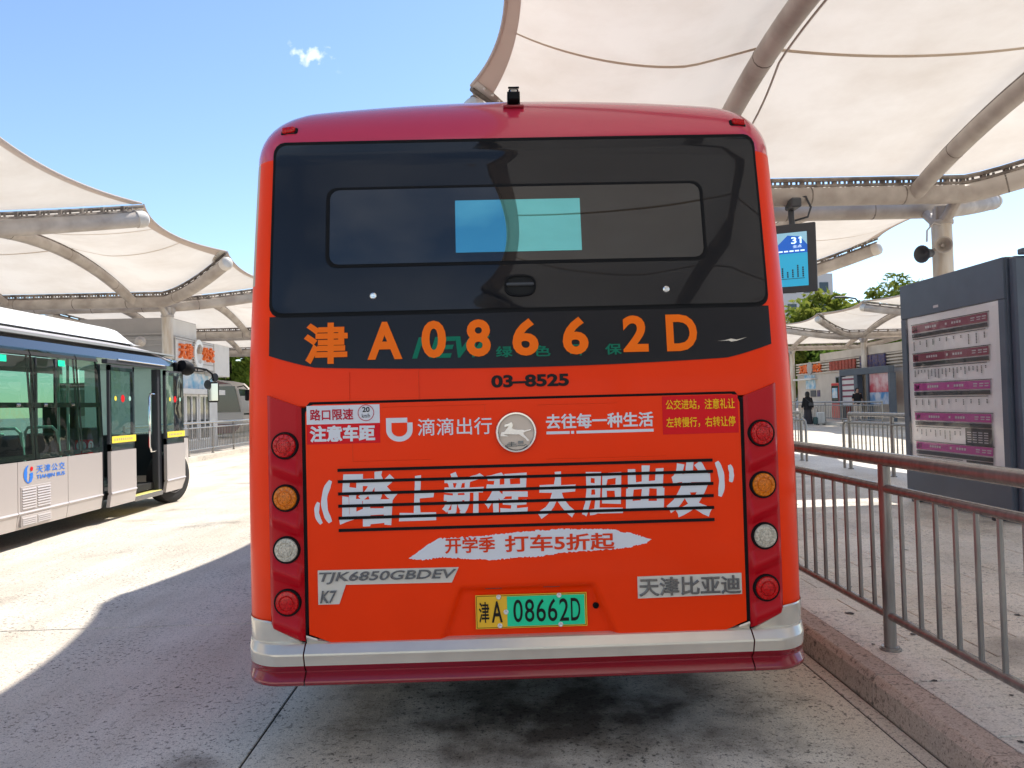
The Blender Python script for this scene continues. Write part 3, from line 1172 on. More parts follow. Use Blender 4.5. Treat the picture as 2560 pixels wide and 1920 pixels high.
def rrect(x0, x1, z0, z1, r):
    """rounded rectangle as rows"""
    H = z1 - z0

    def fn(u, v):
        # put more rows at the corners
        vv = v
        if v < 0.2:
            z = z0 + r * (1 - math.cos(v / 0.2 * math.pi / 2))
        elif v > 0.8:
            z = z1 - r * (1 - math.cos((1 - v) / 0.2 * math.pi / 2))
        else:
            z = z0 + r + (H - 2 * r) * (v - 0.2) / 0.6
        d = 0.0
        if z < z0 + r:
            q = (z0 + r - z)
            d = r - math.sqrt(max(0.0, r * r - q * q))
        elif z > z1 - r:
            q = z - (z1 - r)
            d = r - math.sqrt(max(0.0, r * r - q * q))
        return lerp(x0 + d, x1 - d, u), z
    return fn


# rear glass with its seal
panel('window_seal', rrect(-1.086, 1.086, 1.895, 2.692, 0.055), 30, 20, 0.004, 'black_rubber', BUS)
RG = panel('rear_glass', rrect(-1.072, 1.072, 1.913, 2.676, 0.05), 30, 20, 0.009, 'black_glass', BUS)
panel('inner_seal', rrect(-0.842, 0.826, 2.108, 2.474, 0.047), 24, 15, 0.0115, 'black_rubber', RG, 0.004)
panel('window_pane', rrect(-0.824, 0.810, 2.122, 2.461, 0.04), 24, 15, 0.0135, 'rear_window', RG, 0.003)
panel('display_film', rrect(-0.275, 0.275, 2.163, 2.401, 0.002), 12, 15, 0.0155, 'display_film', RG, 0.002)
# recessed handle
HN = MB()


def onrear(cx, cz, off=0.0):
    return surf(cx, cz, off)


def ell(mb, cx, cz, rx, rz, off0, off1, n_=32, pw=2.6):
    vs = []
    for o_ in (off0, off1):
        for k in range(n_):
            a = 2 * math.pi * k / n_
            ca, sa = math.cos(a), math.sin(a)
            x = cx + rx * math.copysign(abs(ca) ** (2 / pw), ca)
            z = cz + rz * math.copysign(abs(sa) ** (2 / pw), sa)
            vs.append(surf(x, z, o_))
    mb.add(vs, [tuple(range(n_, 2 * n_))] + [(k, (k + 1) % n_, n_ + (k + 1) % n_, n_ + k) for k in range(n_)])


def ringp(mb, cx, cz, rx, rz, t_, off0, off1, n_=32, pw=2.6):
    def q(rx_, rz_, o_):
        out = []
        for k in range(n_):
            a = 2 * math.pi * k / n_
            ca, sa = math.cos(a), math.sin(a)
            out.append(surf(cx + rx_ * math.copysign(abs(ca) ** (2 / pw), ca), cz + rz_ * math.copysign(abs(sa) ** (2 / pw), sa), o_))
        return out
    vs = q(rx, rz, off0) + q(rx, rz, off1) + q(rx - t_, rz - t_, off1) + q(rx - t_, rz - t_, off0)
    fs_ = []
    for a in range(3):
        for k in range(n_):
            k2 = (k + 1) % n_
            fs_.append((a * n_ + k, a * n_ + k2, (a + 1) * n_ + k2, (a + 1) * n_ + k))
    mb.add(vs, fs_)


m = MB()
ell(m, 0.0, 2.012, 0.064, 0.042, 0.009, 0.011)
hd = m.build('latch_handle', 'under_black', BUS)
m = MB()
ringp(m, 0.0, 2.012, 0.070, 0.048, 0.008, 0.009, 0.019)
m.build('bezel', 'black_rubber', hd)
m = MB()
m.bevbox(BX - 0.06, BX + 0.06, BY + rear_y(0, 2.01) - 0.024, BY + rear_y(0, 2.01) - 0.010, 2.009, 2.023, 0.004)
m.build('grip', 'dark_grey', hd)
for sx in (-0.634, 0.634):
    m = MB()
    c = surf(sx, 1.98, 0.009)
    m.lathe([(0.014, 0.0), (0.014, 0.005), (0.010, 0.007), (0.009, 0.005), (0.006, 0.005), (0.004, 0.008)], c, (0, -1, 0), 16)
    m.build('key_lock', 'chrome', BUS)


# black band under the glass
def zb(x):
    a = abs(x)
    if a < 0.88:
        return 1.655 + 0.020 * (a / 0.88) ** 2
    q = (a - 0.88) / 0.20
    return 1.675 + 0.055 * q ** 1.2


panel('plate_band', lambda u, v: (lerp(-1.083, 1.083, u), lerp(zb(lerp(-1.083, 1.083, u)), 1.900, v)), 44, 6, 0.003, 'black_panel', BUS)


def D(off):
    return lambda u, v, w: surf(u, v, off + w)


def decal(name, mat, items, off, parent=BUS):
    m = MB()
    for it in items:
        s, x0, x1, z0, z1 = it[:5]
        kw = it[5] if len(it) > 5 else {}
        put_text(m, s, x0, x1, z0, z1, D(off), **kw)
    return m.build(name, mat, parent, smooth=False)


BD = dict(bold=0.022)
decal('green_lettering', 'decal_green', [('NEW', -0.47, -0.135, 1.703, 1.795, dict(bold=0.035, shear=0.3))], 0.0055)
for c, x in zip('绿色环保', (-0.076, 0.086, 0.24, 0.393)):
    decal('green_lettering', 'decal_green', [(c, x - 0.036, x + 0.036, 1.700, 1.748, BD)], 0.0055)
nums = [('津', -0.931, -0.744, 1.690, 1.868), ('A', -0.660, -0.511, 1.703, 1.866), ('0', -0.429, -0.324, 1.704, 1.866),
        ('8', -0.238, -0.133, 1.705, 1.867), ('6', -0.040, 0.072, 1.704, 1.866), ('6', 0.176, 0.287, 1.704, 1.868),
        ('2', 0.436, 0.545, 1.709, 1.868), ('D', 0.624, 0.758, 1.708, 1.868)]
for q in nums:
    decal('letter', 'decal_orange', [(*q, dict(bold=0.034))], 0.0075)
decal('fleet_number', 'decal_black', [('03–8525', -0.135, 0.197, 1.570, 1.624, dict(bold=0.04))], 0.003)


m = MB()
m.add([surf(x, z, 0.0045) for x, z in ((0.845, 1.748), (0.880, 1.751), (0.905, 1.757), (0.93, 1.752), (0.975, 1.762), (0.93, 1.747), (0.905, 1.744), (0.895, 1.749))], [tuple(range(8))])
m.build('paint_chip', 'silver_paint', BUS, smooth=False)
# ---- tailgate
def zhb(x):
    a = abs(x)
    if a < 0.79:
        return 0.510
    return 0.510 + 0.050 * sstep((a - 0.79) / 0.18)


def hatch(u, v, x0=-0.926, x1=0.926, dt=0.0):
    x = lerp(x0, x1, u)
    zt = 1.517 - dt
    a = abs(x)
    r = 0.035
    if a > x1 - r:
        q = a - (x1 - r)
        zt -= r - math.sqrt(max(0, r * r - q * q))
    return x, lerp(zhb(x) + dt, zt, v)


def recess(x, z):
    # trapezoid bowl round the number plate
    zt_, zb_ = 0.735, 0.49
    xl = lerp(-0.384, -0.295, (z - zb_) / (zt_ - zb_))
    xr = lerp(0.388, 0.283, (z - zb_) / (zt_ - zb_))
    d = min((x - xl), (xr - x), (zt_ - z) * 1.0) / 0.030
    return -0.034 * sstep(d)


m = MB()
gk = []
for k in range(60):
    gk.append(((k + 0.0) / 60, 0.0))
for k in range(30):
    gk.append((1.0, k / 30))
for k in range(60):
    gk.append((1 - k / 60, 1.0))
for k in range(30):
    gk.append((0.0, 1 - k / 30))
ga = [surf(*hatch(u, v, -0.939, 0.939, -0.012), 0.002) for u, v in gk]
gb = [surf(*hatch(u, v, -0.900, 0.900, 0.02 if v > 0 else -0.012), -0.004 if v > 0 else -0.05) for u, v in gk]
ng = len(gk)
m.add(ga + gb, [(k, (k + 1) % ng, ng + (k + 1) % ng, ng + k) for k in range(ng)])
m.build('tailgate_gasket', 'black_rubber', BUS, smooth=False)
TG = panel('tailgate', hatch, 170, 90, 0.008, 'orange', BUS, 0.010, recess, angle=60)
TO = 0.0095
# vents
VZ = [1.238, 1.190, 1.1385, 1.087, 1.0365, 0.985]
for z in VZ:
    m = MB()
    m.box(BX - 0.793, BX + 0.800, BY + 0.001 - 0.012, BY + 0.004, z - 0.0062, z + 0.0062)
    m.build('vent_slot', 'black_rubber', TG, smooth=False)
big = [('踏', -0.788, -0.546, 1.000, 1.230), ('上', -0.532, -0.379, 1.018, 1.205), ('新', -0.352, -0.180, 1.030, 1.215),
       ('程', -0.174, 0.010, 1.030, 1.212), ('大', 0.050, 0.215, 1.012, 1.205), ('胆', 0.240, 0.412, 1.012, 1.200),
       ('出', 0.425, 0.590, 1.030, 1.225), ('发', 0.600, 0.800, 1.000, 1.238)]
for q in big:
    m = MB()

    def hand(u, v, w):
        # brushed by hand: edges waver, strokes lean a little
        du = 0.0022 * math.sin(47 * v + 23 * u) + 0.0010 * math.sin(131 * v - 77 * u)
        dv = 0.0022 * math.sin(43 * u - 31 * v + 1.7) + 0.0010 * math.sin(117 * u + 71 * v)
        return surf(u + du + (v - 1.11) * 0.05, v + dv, TO + w)
    put_text(m, q[0], q[1], q[2], q[3], q[4], hand, bold=0.030 if q[0] in '踏新程胆' else 0.046)
    m.build('letter', 'decal_white', TG, smooth=False)


def stroke(mb, pts, wd, off, seg=14):
    vs_, fs_ = [], []
    for k in range(seg + 1):
        t_ = k / seg
        a, b, c = pts
        x = (1 - t_) ** 2 * a[0] + 2 * t_ * (1 - t_) * b[0] + t_ * t_ * c[0]
        z = (1 - t_) ** 2 * a[1] + 2 * t_ * (1 - t_) * b[1] + t_ * t_ * c[1]
        dx = 2 * (1 - t_) * (b[0] - a[0]) + 2 * t_ * (c[0] - b[0])
        dz = 2 * (1 - t_) * (b[1] - a[1]) + 2 * t_ * (c[1] - b[1])
        l = math.hypot(dx, dz)
        ww = wd * (0.5 + 0.5 * min(1, 6 * min(t_, 1 - t_) + 0.25))
        ww *= 1 + 0.08 * math.sin(17 * t_ + pts[0][0] * 40)
        vs_.append(surf(x - dz / l * ww, z + dx / l * ww, off))
        vs_.append(surf(x + dz / l * ww, z - dx / l * ww, off))
    for k in range(seg):
        fs_.append((2 * k, 2 * k + 1, 2 * k + 3, 2 * k + 2))
    mb.add(vs_, fs_)


m = MB()
for sk in (([(-0.824, 1.195), (-0.880, 1.105), (-0.828, 1.020)], 0.0125), ([(-0.876, 1.105), (-0.898, 1.060), (-0.866, 1.015)], 0.010),
           ([(0.818, 1.230), (0.852, 1.165), (0.828, 1.082)], 0.0125), ([(0.872, 1.215), (0.888, 1.180), (0.876, 1.142)], 0.010)):
    m = MB()
    stroke(m, sk[0], sk[1], TO)
    m.build('brush_mark', 'decal_white', TG, smooth=False)
# torn paint patch with its line of text
out = [(-0.502, 0.859), (-0.470, 0.880), (-0.425, 0.912), (-0.377, 0.938), (-0.20, 0.944), (-0.046, 0.957), (0.141, 0.964), (0.30, 0.960), (0.363, 0.955),
       (0.45, 0.935), (0.529, 0.909), (0.50, 0.892), (0.41, 0.874), (0.30, 0.870), (0.139, 0.864), (0.06, 0.852), (-0.049, 0.849), (-0.14, 0.842), (-0.25, 0.851), (-0.371, 0.861), (-0.44, 0.850)]
jag = []
rj = random.Random(3)
for i in range(len(out)):
    a, b = out[i], out[(i + 1) % len(out)]
    l = math.hypot(b[0] - a[0], b[1] - a[1])
    kk = max(2, int(l / 0.006))
    for k in range(kk):
        t_ = k / kk
        amp = 0.0035 if k else 0.001
        if i < 3:
            amp *= 0.3
        jag.append((lerp(a[0], b[0], t_) + rj.uniform(-amp, amp), lerp(a[1], b[1], t_) + rj.uniform(-amp, amp)))
m = MB()
m.add([surf(x, z, TO) for x, z in jag], [tuple(range(len(jag)))[::-1]])
m.build('torn_patch', 'decal_white', TG, smooth=False)
decal('patch_lettering', 'decal_orange_red', [('开学季', -0.348, -0.135, 0.874, 0.942, BD)], TO + 0.002, TG)
decal('patch_lettering', 'decal_orange_red', [('打车5折起', -0.095, 0.372, 0.872, 0.944, BD)], TO + 0.002, TG)
# stickers
m = MB()
for (x0, x1, z0, z1, k) in ((-0.920, -0.611, 1.434, 1.513, 0), (-0.920, -0.611, 1.350, 1.434, 1)):
    m.cur = k
    m.add([surf(x0, z0, TO), surf(x1, z0, TO), surf(x1, z1, TO), surf(x0, z1, TO)], [(0, 1, 2, 3)])
st = m.build('speed_sticker', ['decal_white', 'decal_red'], TG, smooth=False)
decal('red_lettering', 'decal_crimson', [('路口限速', -0.906, -0.722, 1.450, 1.498, dict(bold=0.02))], TO + 0.0015, st)
decal('white_lettering', 'decal_white', [('注意车距', -0.908, -0.632, 1.358, 1.428, dict(bold=0.042))], TO + 0.0015, st)
decal('black_lettering', 'decal_black', [('20', -0.684, -0.653, 1.481, 1.503, BD), ('km/h', -0.686, -0.652, 1.457, 1.475)], TO + 0.0015, st)
m = MB()
ringp(m, -0.669, 1.478, 0.0345, 0.0345, 0.0025, TO + 0.001, TO + 0.0018, pw=2.0)
m.build('ring', 'decal_crimson', st, smooth=False)
m = MB()
m.add([surf(x, z, TO) for x, z in ((0.592, 1.352), (0.918, 1.352), (0.918, 1.515), (0.592, 1.515))], [(0, 1, 2, 3)])
st = m.build('courtesy_sticker', 'decal_red', TG, smooth=False)
decal('yellow_lettering', 'decal_yellow', [('公交进站，', 0.607, 0.752, 1.456, 1.500, dict(bold=0.014))], TO + 0.0015, st)
decal('yellow_lettering', 'decal_yellow', [('注意礼让', 0.774, 0.905, 1.456, 1.500, dict(bold=0.014))], TO + 0.0015, st)
decal('yellow_lettering', 'decal_yellow', [('左转慢行，', 0.607, 0.752, 1.380, 1.424, dict(bold=0.014))], TO + 0.0015, st)
decal('yellow_lettering', 'decal_yellow', [('右转让停', 0.774, 0.905, 1.380, 1.424, dict(bold=0.014))], TO + 0.0015, st)
# ride-app mark and its lines
m = MB()
dl = []
for k in range(25):
    a = math.pi * k / 24
    dl.append((-0.529 + 0.056 * math.cos(a + math.pi), 1.402 - 0.050 * math.sin(a)))
outer = [(-0.585, 1.453), (-0.585, 1.405)] + dl[1:-1] + [(-0.473, 1.405), (-0.473, 1.432), (-0.495, 1.432), (-0.495, 1.453)]
m.add([surf(x, z, TO) for x, z in outer], [tuple(range(len(outer)))])
lm_ = m.build('app_mark', 'decal_white', TG, smooth=False)
inner = [(-0.562, 1.432), (-0.562, 1.405)]
for k in range(1, 16):
    a = math.pi * k / 16
    inner.append((-0.529 - 0.033 * math.cos(a), 1.402 - 0.028 * math.sin(a)))
inner += [(-0.496, 1.405), (-0.496, 1.432)]
m = MB()
m.add([surf(x, z, TO + 0.0015) for x, z in inner], [tuple(range(len(inner)))])
m.build('mark_counter', 'orange', lm_, smooth=False)
decal('ride_lettering', 'decal_white', [('滴滴出行', -0.452, -0.137, 1.374, 1.447, dict(bold=0.008))], TO, TG)
decal('life_lettering', 'decal_white', [('去往每一种生活', 0.093, 0.552, 1.388, 1.452, dict(bold=0.026))], TO, TG)
m = MB()
for x0, x1 in ((0.094, 0.193), (0.199, 0.212), (0.222, 0.552)):
    m.add([surf(x, z, TO) for x, z in ((x0, 1.366), (x1, 1.366), (x1, 1.378), (x0, 1.378))], [(0, 1, 2, 3)])
m.build('underline', 'decal_white', TG, smooth=False)
# faint edges of the film sheets
m = MB()
for x0, x1, z0, z1 in ((-0.728, -0.40, 1.2725, 1.274), (-0.729, -0.727, 1.2725, 1.35), (-0.60, -0.16, 1.4985, 1.500), (-0.166, -0.1645, 1.45, 1.5),
                       (0.06, 0.40, 1.4915, 1.493), (0.09, 0.60, 1.2605, 1.262)):
    m = MB()
    m.add([surf(x0, z0, TO - 0.0009), surf(x1, z0, TO - 0.0009), surf(x1, z1, TO), surf(x0, z1, TO)], [(0, 1, 2, 3)])
    m.build('film_edge', 'decal_orange_red', TG, smooth=False)
m = MB()
for x in (-0.74, -0.445):
    m = MB()
    m.add([surf(x, 1.53, 0.002), surf(x + 0.0025, 1.53, 0.004), surf(x + 0.0025, 1.652, 0.004), surf(x, 1.652, 0.002)], [(0, 1, 2, 3)])
    m.build('film_edge', 'decal_orange_red', BUS, smooth=False)

# ---- round emblem with the leaping horse
ex, ez = -0.035, 1.379
c = surf(ex, ez, TO)
m = MB()
m.lathe([(0.076, 0.0), (0.076, 0.004)], c, (0, -1, 0), 40)
em = m.build('emblem', 'emblem_field', TG)
m = MB()
m.lathe([(0.072, 0.002), (0.073, 0.010), (0.078, 0.016), (0.084, 0.016), (0.089, 0.010), (0.090, 0.0)], c, (0, -1, 0), 48)
# open the lathe centre: keep only the side faces
m.f = m.f[:-2]
m.mi = m.mi[:-2]
m.build('emblem_ring', 'chrome', em)
HS = [(-0.050, 0.024), (-0.046, 0.030), (-0.030, 0.034), (-0.019, 0.040), (-0.016, 0.036), (-0.013, 0.026), (-0.017, 0.014), (-0.008, 0.008), (0.012, 0.006),
      (0.028, 0.006), (0.036, 0.003), (0.062, 0.008), (0.064, 0.004), (0.040, -0.002), (0.030, -0.008), (0.037, -0.020), (0.047, -0.030), (0.055, -0.039), (0.052, -0.044), (0.046, -0.043),
      (0.038, -0.031), (0.026, -0.023), (0.012, -0.013), (-0.010, -0.013), (-0.030, -0.011), (-0.054, -0.012), (-0.036, -0.018), (-0.036, -0.021), (-0.066, -0.019), (-0.066, -0.014), (-0.062, -0.002), (-0.050, -0.001), (-0.044, 0.006), (-0.036, 0.016), (-0.031, 0.022), (-0.040, 0.022), (-0.046, 0.019)]
m = MB()
m.prism(HS, lambda u, v, w: surf(ex + u, ez + v + 0.004, TO + w), 0.003, 0.011)
m.build('horse', 'chrome', em, smooth=False)
m = MB()
for x0, x1, z0, z1 in ((-0.044, 0.004, -0.060, -0.056), (-0.040, 0.000, -0.052, -0.049), (-0.034, -0.008, -0.046, -0.043), (-0.023, -0.019, -0.06, -0.040),
                       (0.007, 0.030, -0.049, -0.037), (0.005, 0.036, -0.058, -0.054), (-0.050, -0.040, -0.056, -0.053), (0.034, 0.043, -0.055, -0.052)):
    m.box(BX + ex + x0, BX + ex + x1, BY + 0.0005 - TO - 0.009, BY - TO - 0.002, ez + z0, ez + z1)
m.build('emblem_lettering', 'chrome_dark', em, smooth=False)

# ---- chrome badges
m = MB()
m.prism([(-0.885, 0.820), (-0.885, 0.677), (-0.797, 0.677), (-0.768, 0.757), (-0.322, 0.754), (-0.292, 0.817)], D(0.0), TO, TO + 0.004)
bd = m.build('model_badge', 'badge_plate', TG, smooth=False)
for s, x0, x1, z0, z1 in (('TJK6850GBDEV', -0.879, -0.302, 0.762, 0.812), ('K7', -0.876, -0.806, 0.683, 0.735)):
    m = MB()
    put_text(m, s, x0, x1, z0, z1, D(TO + 0.008), shear=0.22, extrude=0.04, bevel=0.016, wscale=0.07)
    m.build('badge_lettering', 'chrome_dark', bd, smooth=False)
m = MB()
m.prism([(0.463, 0.754), (0.463, 0.662), (0.908, 0.667), (0.908, 0.756)], D(0.0), TO, TO + 0.004)
bd = m.build('maker_badge', 'badge_plate', TG, smooth=False)
m = MB()
put_text(m, '天津比亚迪', 0.468, 0.903, 0.670, 0.749, D(TO + 0.008), extrude=0.04, bevel=0.018, wscale=0.07)
m.build('badge_lettering', 'chrome_dark', bd, smooth=False)

# ---- number plate in its recess
PO = -0.012
m = MB()
m.prism([(-0.226, 0.548), (0.248, 0.548), (0.248, 0.690), (-0.226, 0.690)], D(0.0), PO - 0.006, PO)
NP = m.build('number_plate', 'plate_yellow', TG, smooth=False)
m = MB()
m.add([surf(x, z, PO + 0.0012) for x, z in ((-0.092, 0.556), (0.238, 0.556), (0.238, 0.682), (-0.092, 0.682))], [(0, 1, 2, 3)])
m.build('green_field', 'plate_green', NP, smooth=False)
m = MB()
put_text(m, '津', -0.212, -0.168, 0.574, 0.662, D(PO + 0.0025), bold=0.014)
put_text(m, 'A', -0.158, -0.112, 0.574, 0.664, D(PO + 0.0025), bold=0.014)
for k, ch in enumerate('08662D'):
    x0 = -0.066 + 0.0490 * k
    put_text(m, ch, x0, x0 + 0.040, 0.572, 0.668, D(PO + 0.0025), bold=0.006)
m.build('plate_lettering', 'decal_black', NP, smooth=False)
m = MB()
for a, b, c_, d in ((-0.220, 0.242, 0.6845, 0.6865), (-0.220, 0.242, 0.5515, 0.5535), (-0.222, -0.220, 0.552, 0.686), (0.242, 0.244, 0.552, 0.686)):
    m.add([surf(a, c_, PO + 0.001), surf(b, c_, PO + 0.001), surf(b, d, PO + 0.001), surf(a, d, PO + 0.001)], [(0, 1, 2, 3)])
m.build('plate_border', 'decal_black', NP, smooth=False)
for x, z in ((-0.127, 0.681), (0.130, 0.681), (-0.124, 0.560), (0.134, 0.558), (-0.097, 0.617)):
    m = MB()
    m.lathe([(0.0105, 0.0), (0.0105, 0.004), (0.007, 0.007), (0.004, 0.006)], surf(x, z, PO), (0, -1, 0), 14)
    m.build('screw', 'bolt', NP)
m = MB()
m.lathe([(0.013, -0.002), (0.013, 0.008), (0.009, 0.010), (0.006, 0.004)], surf(0.287, 0.630, -0.026), (0, -1, 0), 18)
m.build('gate_lock', 'black_rubber', TG)
for x0, x1 in ((-0.185, -0.110), (0.062, 0.137)):
    m = MB()
    m.bevbox(BX + x0, BX + x1, BY + 0.010, BY + 0.045, 0.716, 0.726, 0.003)
    m.build('plate_lamp', 'dark_grey2', TG, smooth=False)


# ---- lamp clusters
def lamp_outline(sd):
    def fn(u, v):
        xi, xo = 0.943, 1.088
        x = lerp(xi, xo, u)
        zt = lerp(1.508, 1.562, u)
        zlo = 0.524 + 0.068 * u + (0.012 if u > 0.93 else 0)
        z = lerp(zlo, zt, v)
        return sd * x, z
    return fn


LZ = [1.348, 1.128, 0.911, 0.691]


def scoop(x, z):
    a = abs(x)
    best = 0.010
    for lz in LZ:
        # slanting ridge under each lamp, scoop round it
        ridge = lz - 0.104 - (1.02 - a) * 0.40
        dz = z - ridge
        if -0.05 < dz < 0.09:
            if dz < 0.0:
                best = max(best, lerp(0.008, 0.026, sstep((dz + 0.05) / 0.05)))
            else:
                best = max(best, lerp(0.026, 0.006, sstep(dz / 0.09)))
    e = min(a - 0.943, 1.088 - a) / 0.018
    return -0.004 + best * sstep(max(0, e))


for sd in (-1, 1):
    panel('lamp_seal', lambda u, v, sd=sd: (sd * lerp(0.934, 1.087, u), lerp(0.512 + 0.072 * u, lerp(1.503, 1.556, u), v)), 6, 12, 0.0025, 'black_rubber', BUS, 0.003)
    fo = lamp_outline(sd)
    panel('lamp_panel', fo if sd > 0 else (lambda u, v, f=fo: f(1 - u, v)), 22, 190, 0.010, 'lamp_red_panel', BUS, 0.010, scoop, angle=50)
    for k, lz in enumerate(LZ):
        cx = sd * 1.012
        c = surf(cx, lz, 0.016)
        nrm = Vector((sd * 0.06, -1, 0)).normalized()
        mat = ['lens_red', 'lens_amber', 'lens_clear', 'lens_red'][k]
        m = MB()
        R0 = 0.050
        m.lathe([(R0, -0.01), (R0, 0.010), (R0 * 0.93, 0.016), (R0 * 0.66, 0.018), (R0 * 0.62, 0.0145), (R0 * 0.57, 0.0145), (R0 * 0.53, 0.019), (0.006, 0.021)], c, nrm, 32)
        lp = m.build('tail_lamp', mat, BUS)
        m = MB()
        m.lathe([(R0 + 0.008, -0.015), (R0 + 0.008, 0.006), (R0 + 0.005, 0.012), (R0 + 0.0005, 0.012), (R0 + 0.0005, -0.01)], c, nrm, 32)
        m.f = m.f[:-2]
        m.mi = m.mi[:-2]
        m.build('bezel', 'black_rubber', lp)
        m = MB()
        ax1 = Vector((1, 0, 0)) - nrm * nrm.x
        ax1.normalize()
        ax2 = Vector((0, 0, 1))
        if k < 3:
            ring = [(0.79 * R0, 2 * math.pi * q / 12) for q in range(12)]
        else:
            ring = [(0.30 * R0, 2 * math.pi * q / 6) for q in range(6)] + [(0, 0)]
        for rr, an in ring:
            pc = c + ax1 * (rr * math.cos(an)) + ax2 * (rr * math.sin(an)) + nrm * 0.0165
            m.lathe([(0.0052, 0.0), (0.0040, 0.003), (0.001, 0.0042)], pc, nrm, 8)
        if k < 3:
            for a in range(-2, 3):
                for b in range(-2, 3):
                    if a * a + b * b < 6:
                        pc = c + ax1 * (a * 0.0095) + ax2 * (b * 0.0095) + nrm * 0.0195
                        m.lathe([(0.0044, 0.0), (0.0030, 0.0018), (0.0006, 0.0024)], pc, nrm, 6)
        m.build('led_dots', mat, lp)

# ---- rear bumper: middle and two corners
BPF = [(0.519, 0.004, 0), (0.515, 0.018, 0), (0.490, 0.048, 0), (0.485, 0.053, 0), (0.477, 0.054, 0), (0.432, 0.040, 0), (0.4319, 0.040, 1), (0.420, 0.032, 1),
       (0.403, 0.016, 1), (0.398, 0.016, 1), (0.371, 0.050, 1), (0.365, 0.051, 1), (0.353, 0.043, 1), (0.346, 0.03, 1), (0.346, -0.06, 1)]


def bumper(name, path, ztop):
    """path: list of (x, y, nx, ny) in the plan; ztop(i): upper edge"""
    m = MB()
    n_ = len(path)
    prof0 = BPF
    cols = []
    for i, (x, y_, nx, ny) in enumerate(path):
        zt = ztop(i)
        col_ = []
        if zt > 0.53:
            col_.append((zt, 0.010, 0))
            col_.append((zt - 0.006, 0.016, 0))
        else:
            col_.append((0.5192, -0.045, 0))
            col_.append((0.5191, 0.003, 0))
        col_ += prof0
        cols.append([(Vector((x + nx * o_, y_ + ny * o_, z)), mm) for z, o_, mm in col_])
    k = len(cols[0])
    vs_ = [p for col_ in cols for p, mm in col_]
    fs_, mi_ = [], []
    for i in range(n_ - 1):
        for j in range(k - 1):
            fs_.append((i * k + j, i * k + j + 1, (i + 1) * k + j + 1, (i + 1) * k + j))
            mi_.append(cols[i][j + 1][1])
    # close the ends
    fs_.append(tuple(range(k))[::-1])
    mi_.append(1)
    fs_.append(tuple(range((n_ - 1) * k, n_ * k)))
    mi_.append(1)
    m.add(vs_, fs_)
    m.mi = mi_
    return m.build(name, ['silver_paint', 'burgundy'], BUS, angle=22)


def mid_top(x):
    a = abs(x)
    return zhb(x) - 0.010 if a > 0.72 else 0.5


pm_ = []
for i in range(41):
    x = lerp(-0.938, 0.938, i / 40)
    pm_.append((BX + x, BY + rear_y(x, 0.5), 0, -1))
bumper('bumper', pm_, lambda i: (zhb(lerp(-0.938, 0.938, i / 40)) - 0.006) if abs(lerp(-0.938, 0.938, i / 40)) > 0.80 else 0.5)
for sd in (-1, 1):
    pth = []
    tops = []
    w = 1.218
    for i in range(9):
        x = lerp(0.944, w - RC, i / 8)
        pth.append((BX + sd * x, BY + 0.006 * x * x, 0, -1))
    for i in range(1, 13):
        a = math.pi / 2 * i / 12
        pth.append((BX + sd * ((w - RC) + RC * math.sin(a)), BY + RC - RC * math.cos(a) + 0.006, sd * math.sin(a) * 0.06, -math.cos(a)))
    pth.append((BX + sd * w, BY + 0.45, sd * 0.06, 0))
    pth.append((BX + sd * w, BY + 0.75, sd * 0.06, 0))

    def zt(i, pth=pth, sd=sd):
        x = abs(pth[i][0] - BX)
        if pth[i][1] > BY + 0.12:
            return 0.612
        if x < 1.062:
            return 0.522 + 0.06 * (x - 0.944) / 0.118
        return min(0.612, 0.582 + (x - 1.062) * 1.2)
    if sd < 0:
        o = bumper('bumper_corner', pth[::-1], lambda i: zt(len(pth) - 1 - i))
    else:
        o = bumper('bumper_corner', pth, zt)

# ---- marker lamps, rear camera, sides, underside
for sd in (-1, 1):
    a = R(50)
    m = MB()
    p = Vector((BX + sd * 1.02, BY + by0(2.62) + 0.32 * (1 - math.cos(a * 0.58)) + 0.008, 2.62 + 0.285 * math.sin(a * 0.58) - 0.004))
    Mx = Matrix.Translation(p) @ Matrix.Rotation(R(-24), 4, 'X') @ Matrix.Rotation(sd * R(10), 4, 'Z')
    m.bevbox(-0.040, 0.040, -0.010, 0.02, -0.020, 0.020, 0.008, Mx)
    mk = m.build('marker_lamp', 'black_rubber', BUS, smooth=False)
    m = MB()
    m.bevbox(-0.031, 0.031, -0.022, 0.0, -0.013, 0.016, 0.006, Mx)
    m.build('lens', 'lens_red', mk, smooth=False)
m = MB()
cz = 2.868
cy = BY + 0.235
m.bevbox(BX - 0.050, BX + 0.046, cy - 0.014, cy + 0.05, cz - 0.004, cz + 0.008, 0.003)
rc_ = m.build('reversing_camera', 'burgundy', BUS, smooth=False)
m = MB()
m.bevbox(BX - 0.024, BX + 0.022, cy - 0.045, cy + 0.03, cz + 0.020, cz + 0.068, 0.004)
m.bevbox(BX - 0.030, BX - 0.024, cy - 0.03, cy + 0.02, cz + 0.008, cz + 0.062, 0.002)
m.bevbox(BX + 0.022, BX + 0.028, cy - 0.03, cy + 0.02, cz + 0.008, cz + 0.062, 0.002)
m.bevbox(BX - 0.026, BX + 0.024, cy - 0.06, cy - 0.045, cz + 0.066, cz + 0.072, 0.002)
m.build('housing', 'black_rubber', rc_, smooth=False)
m = MB()
m.bevbox(BX - 0.016, BX + 0.014, cy - 0.0475, cy - 0.04, cz + 0.053, cz + 0.063, 0.002)
m.build('lens', 'mirror_glass', rc_, smooth=False)
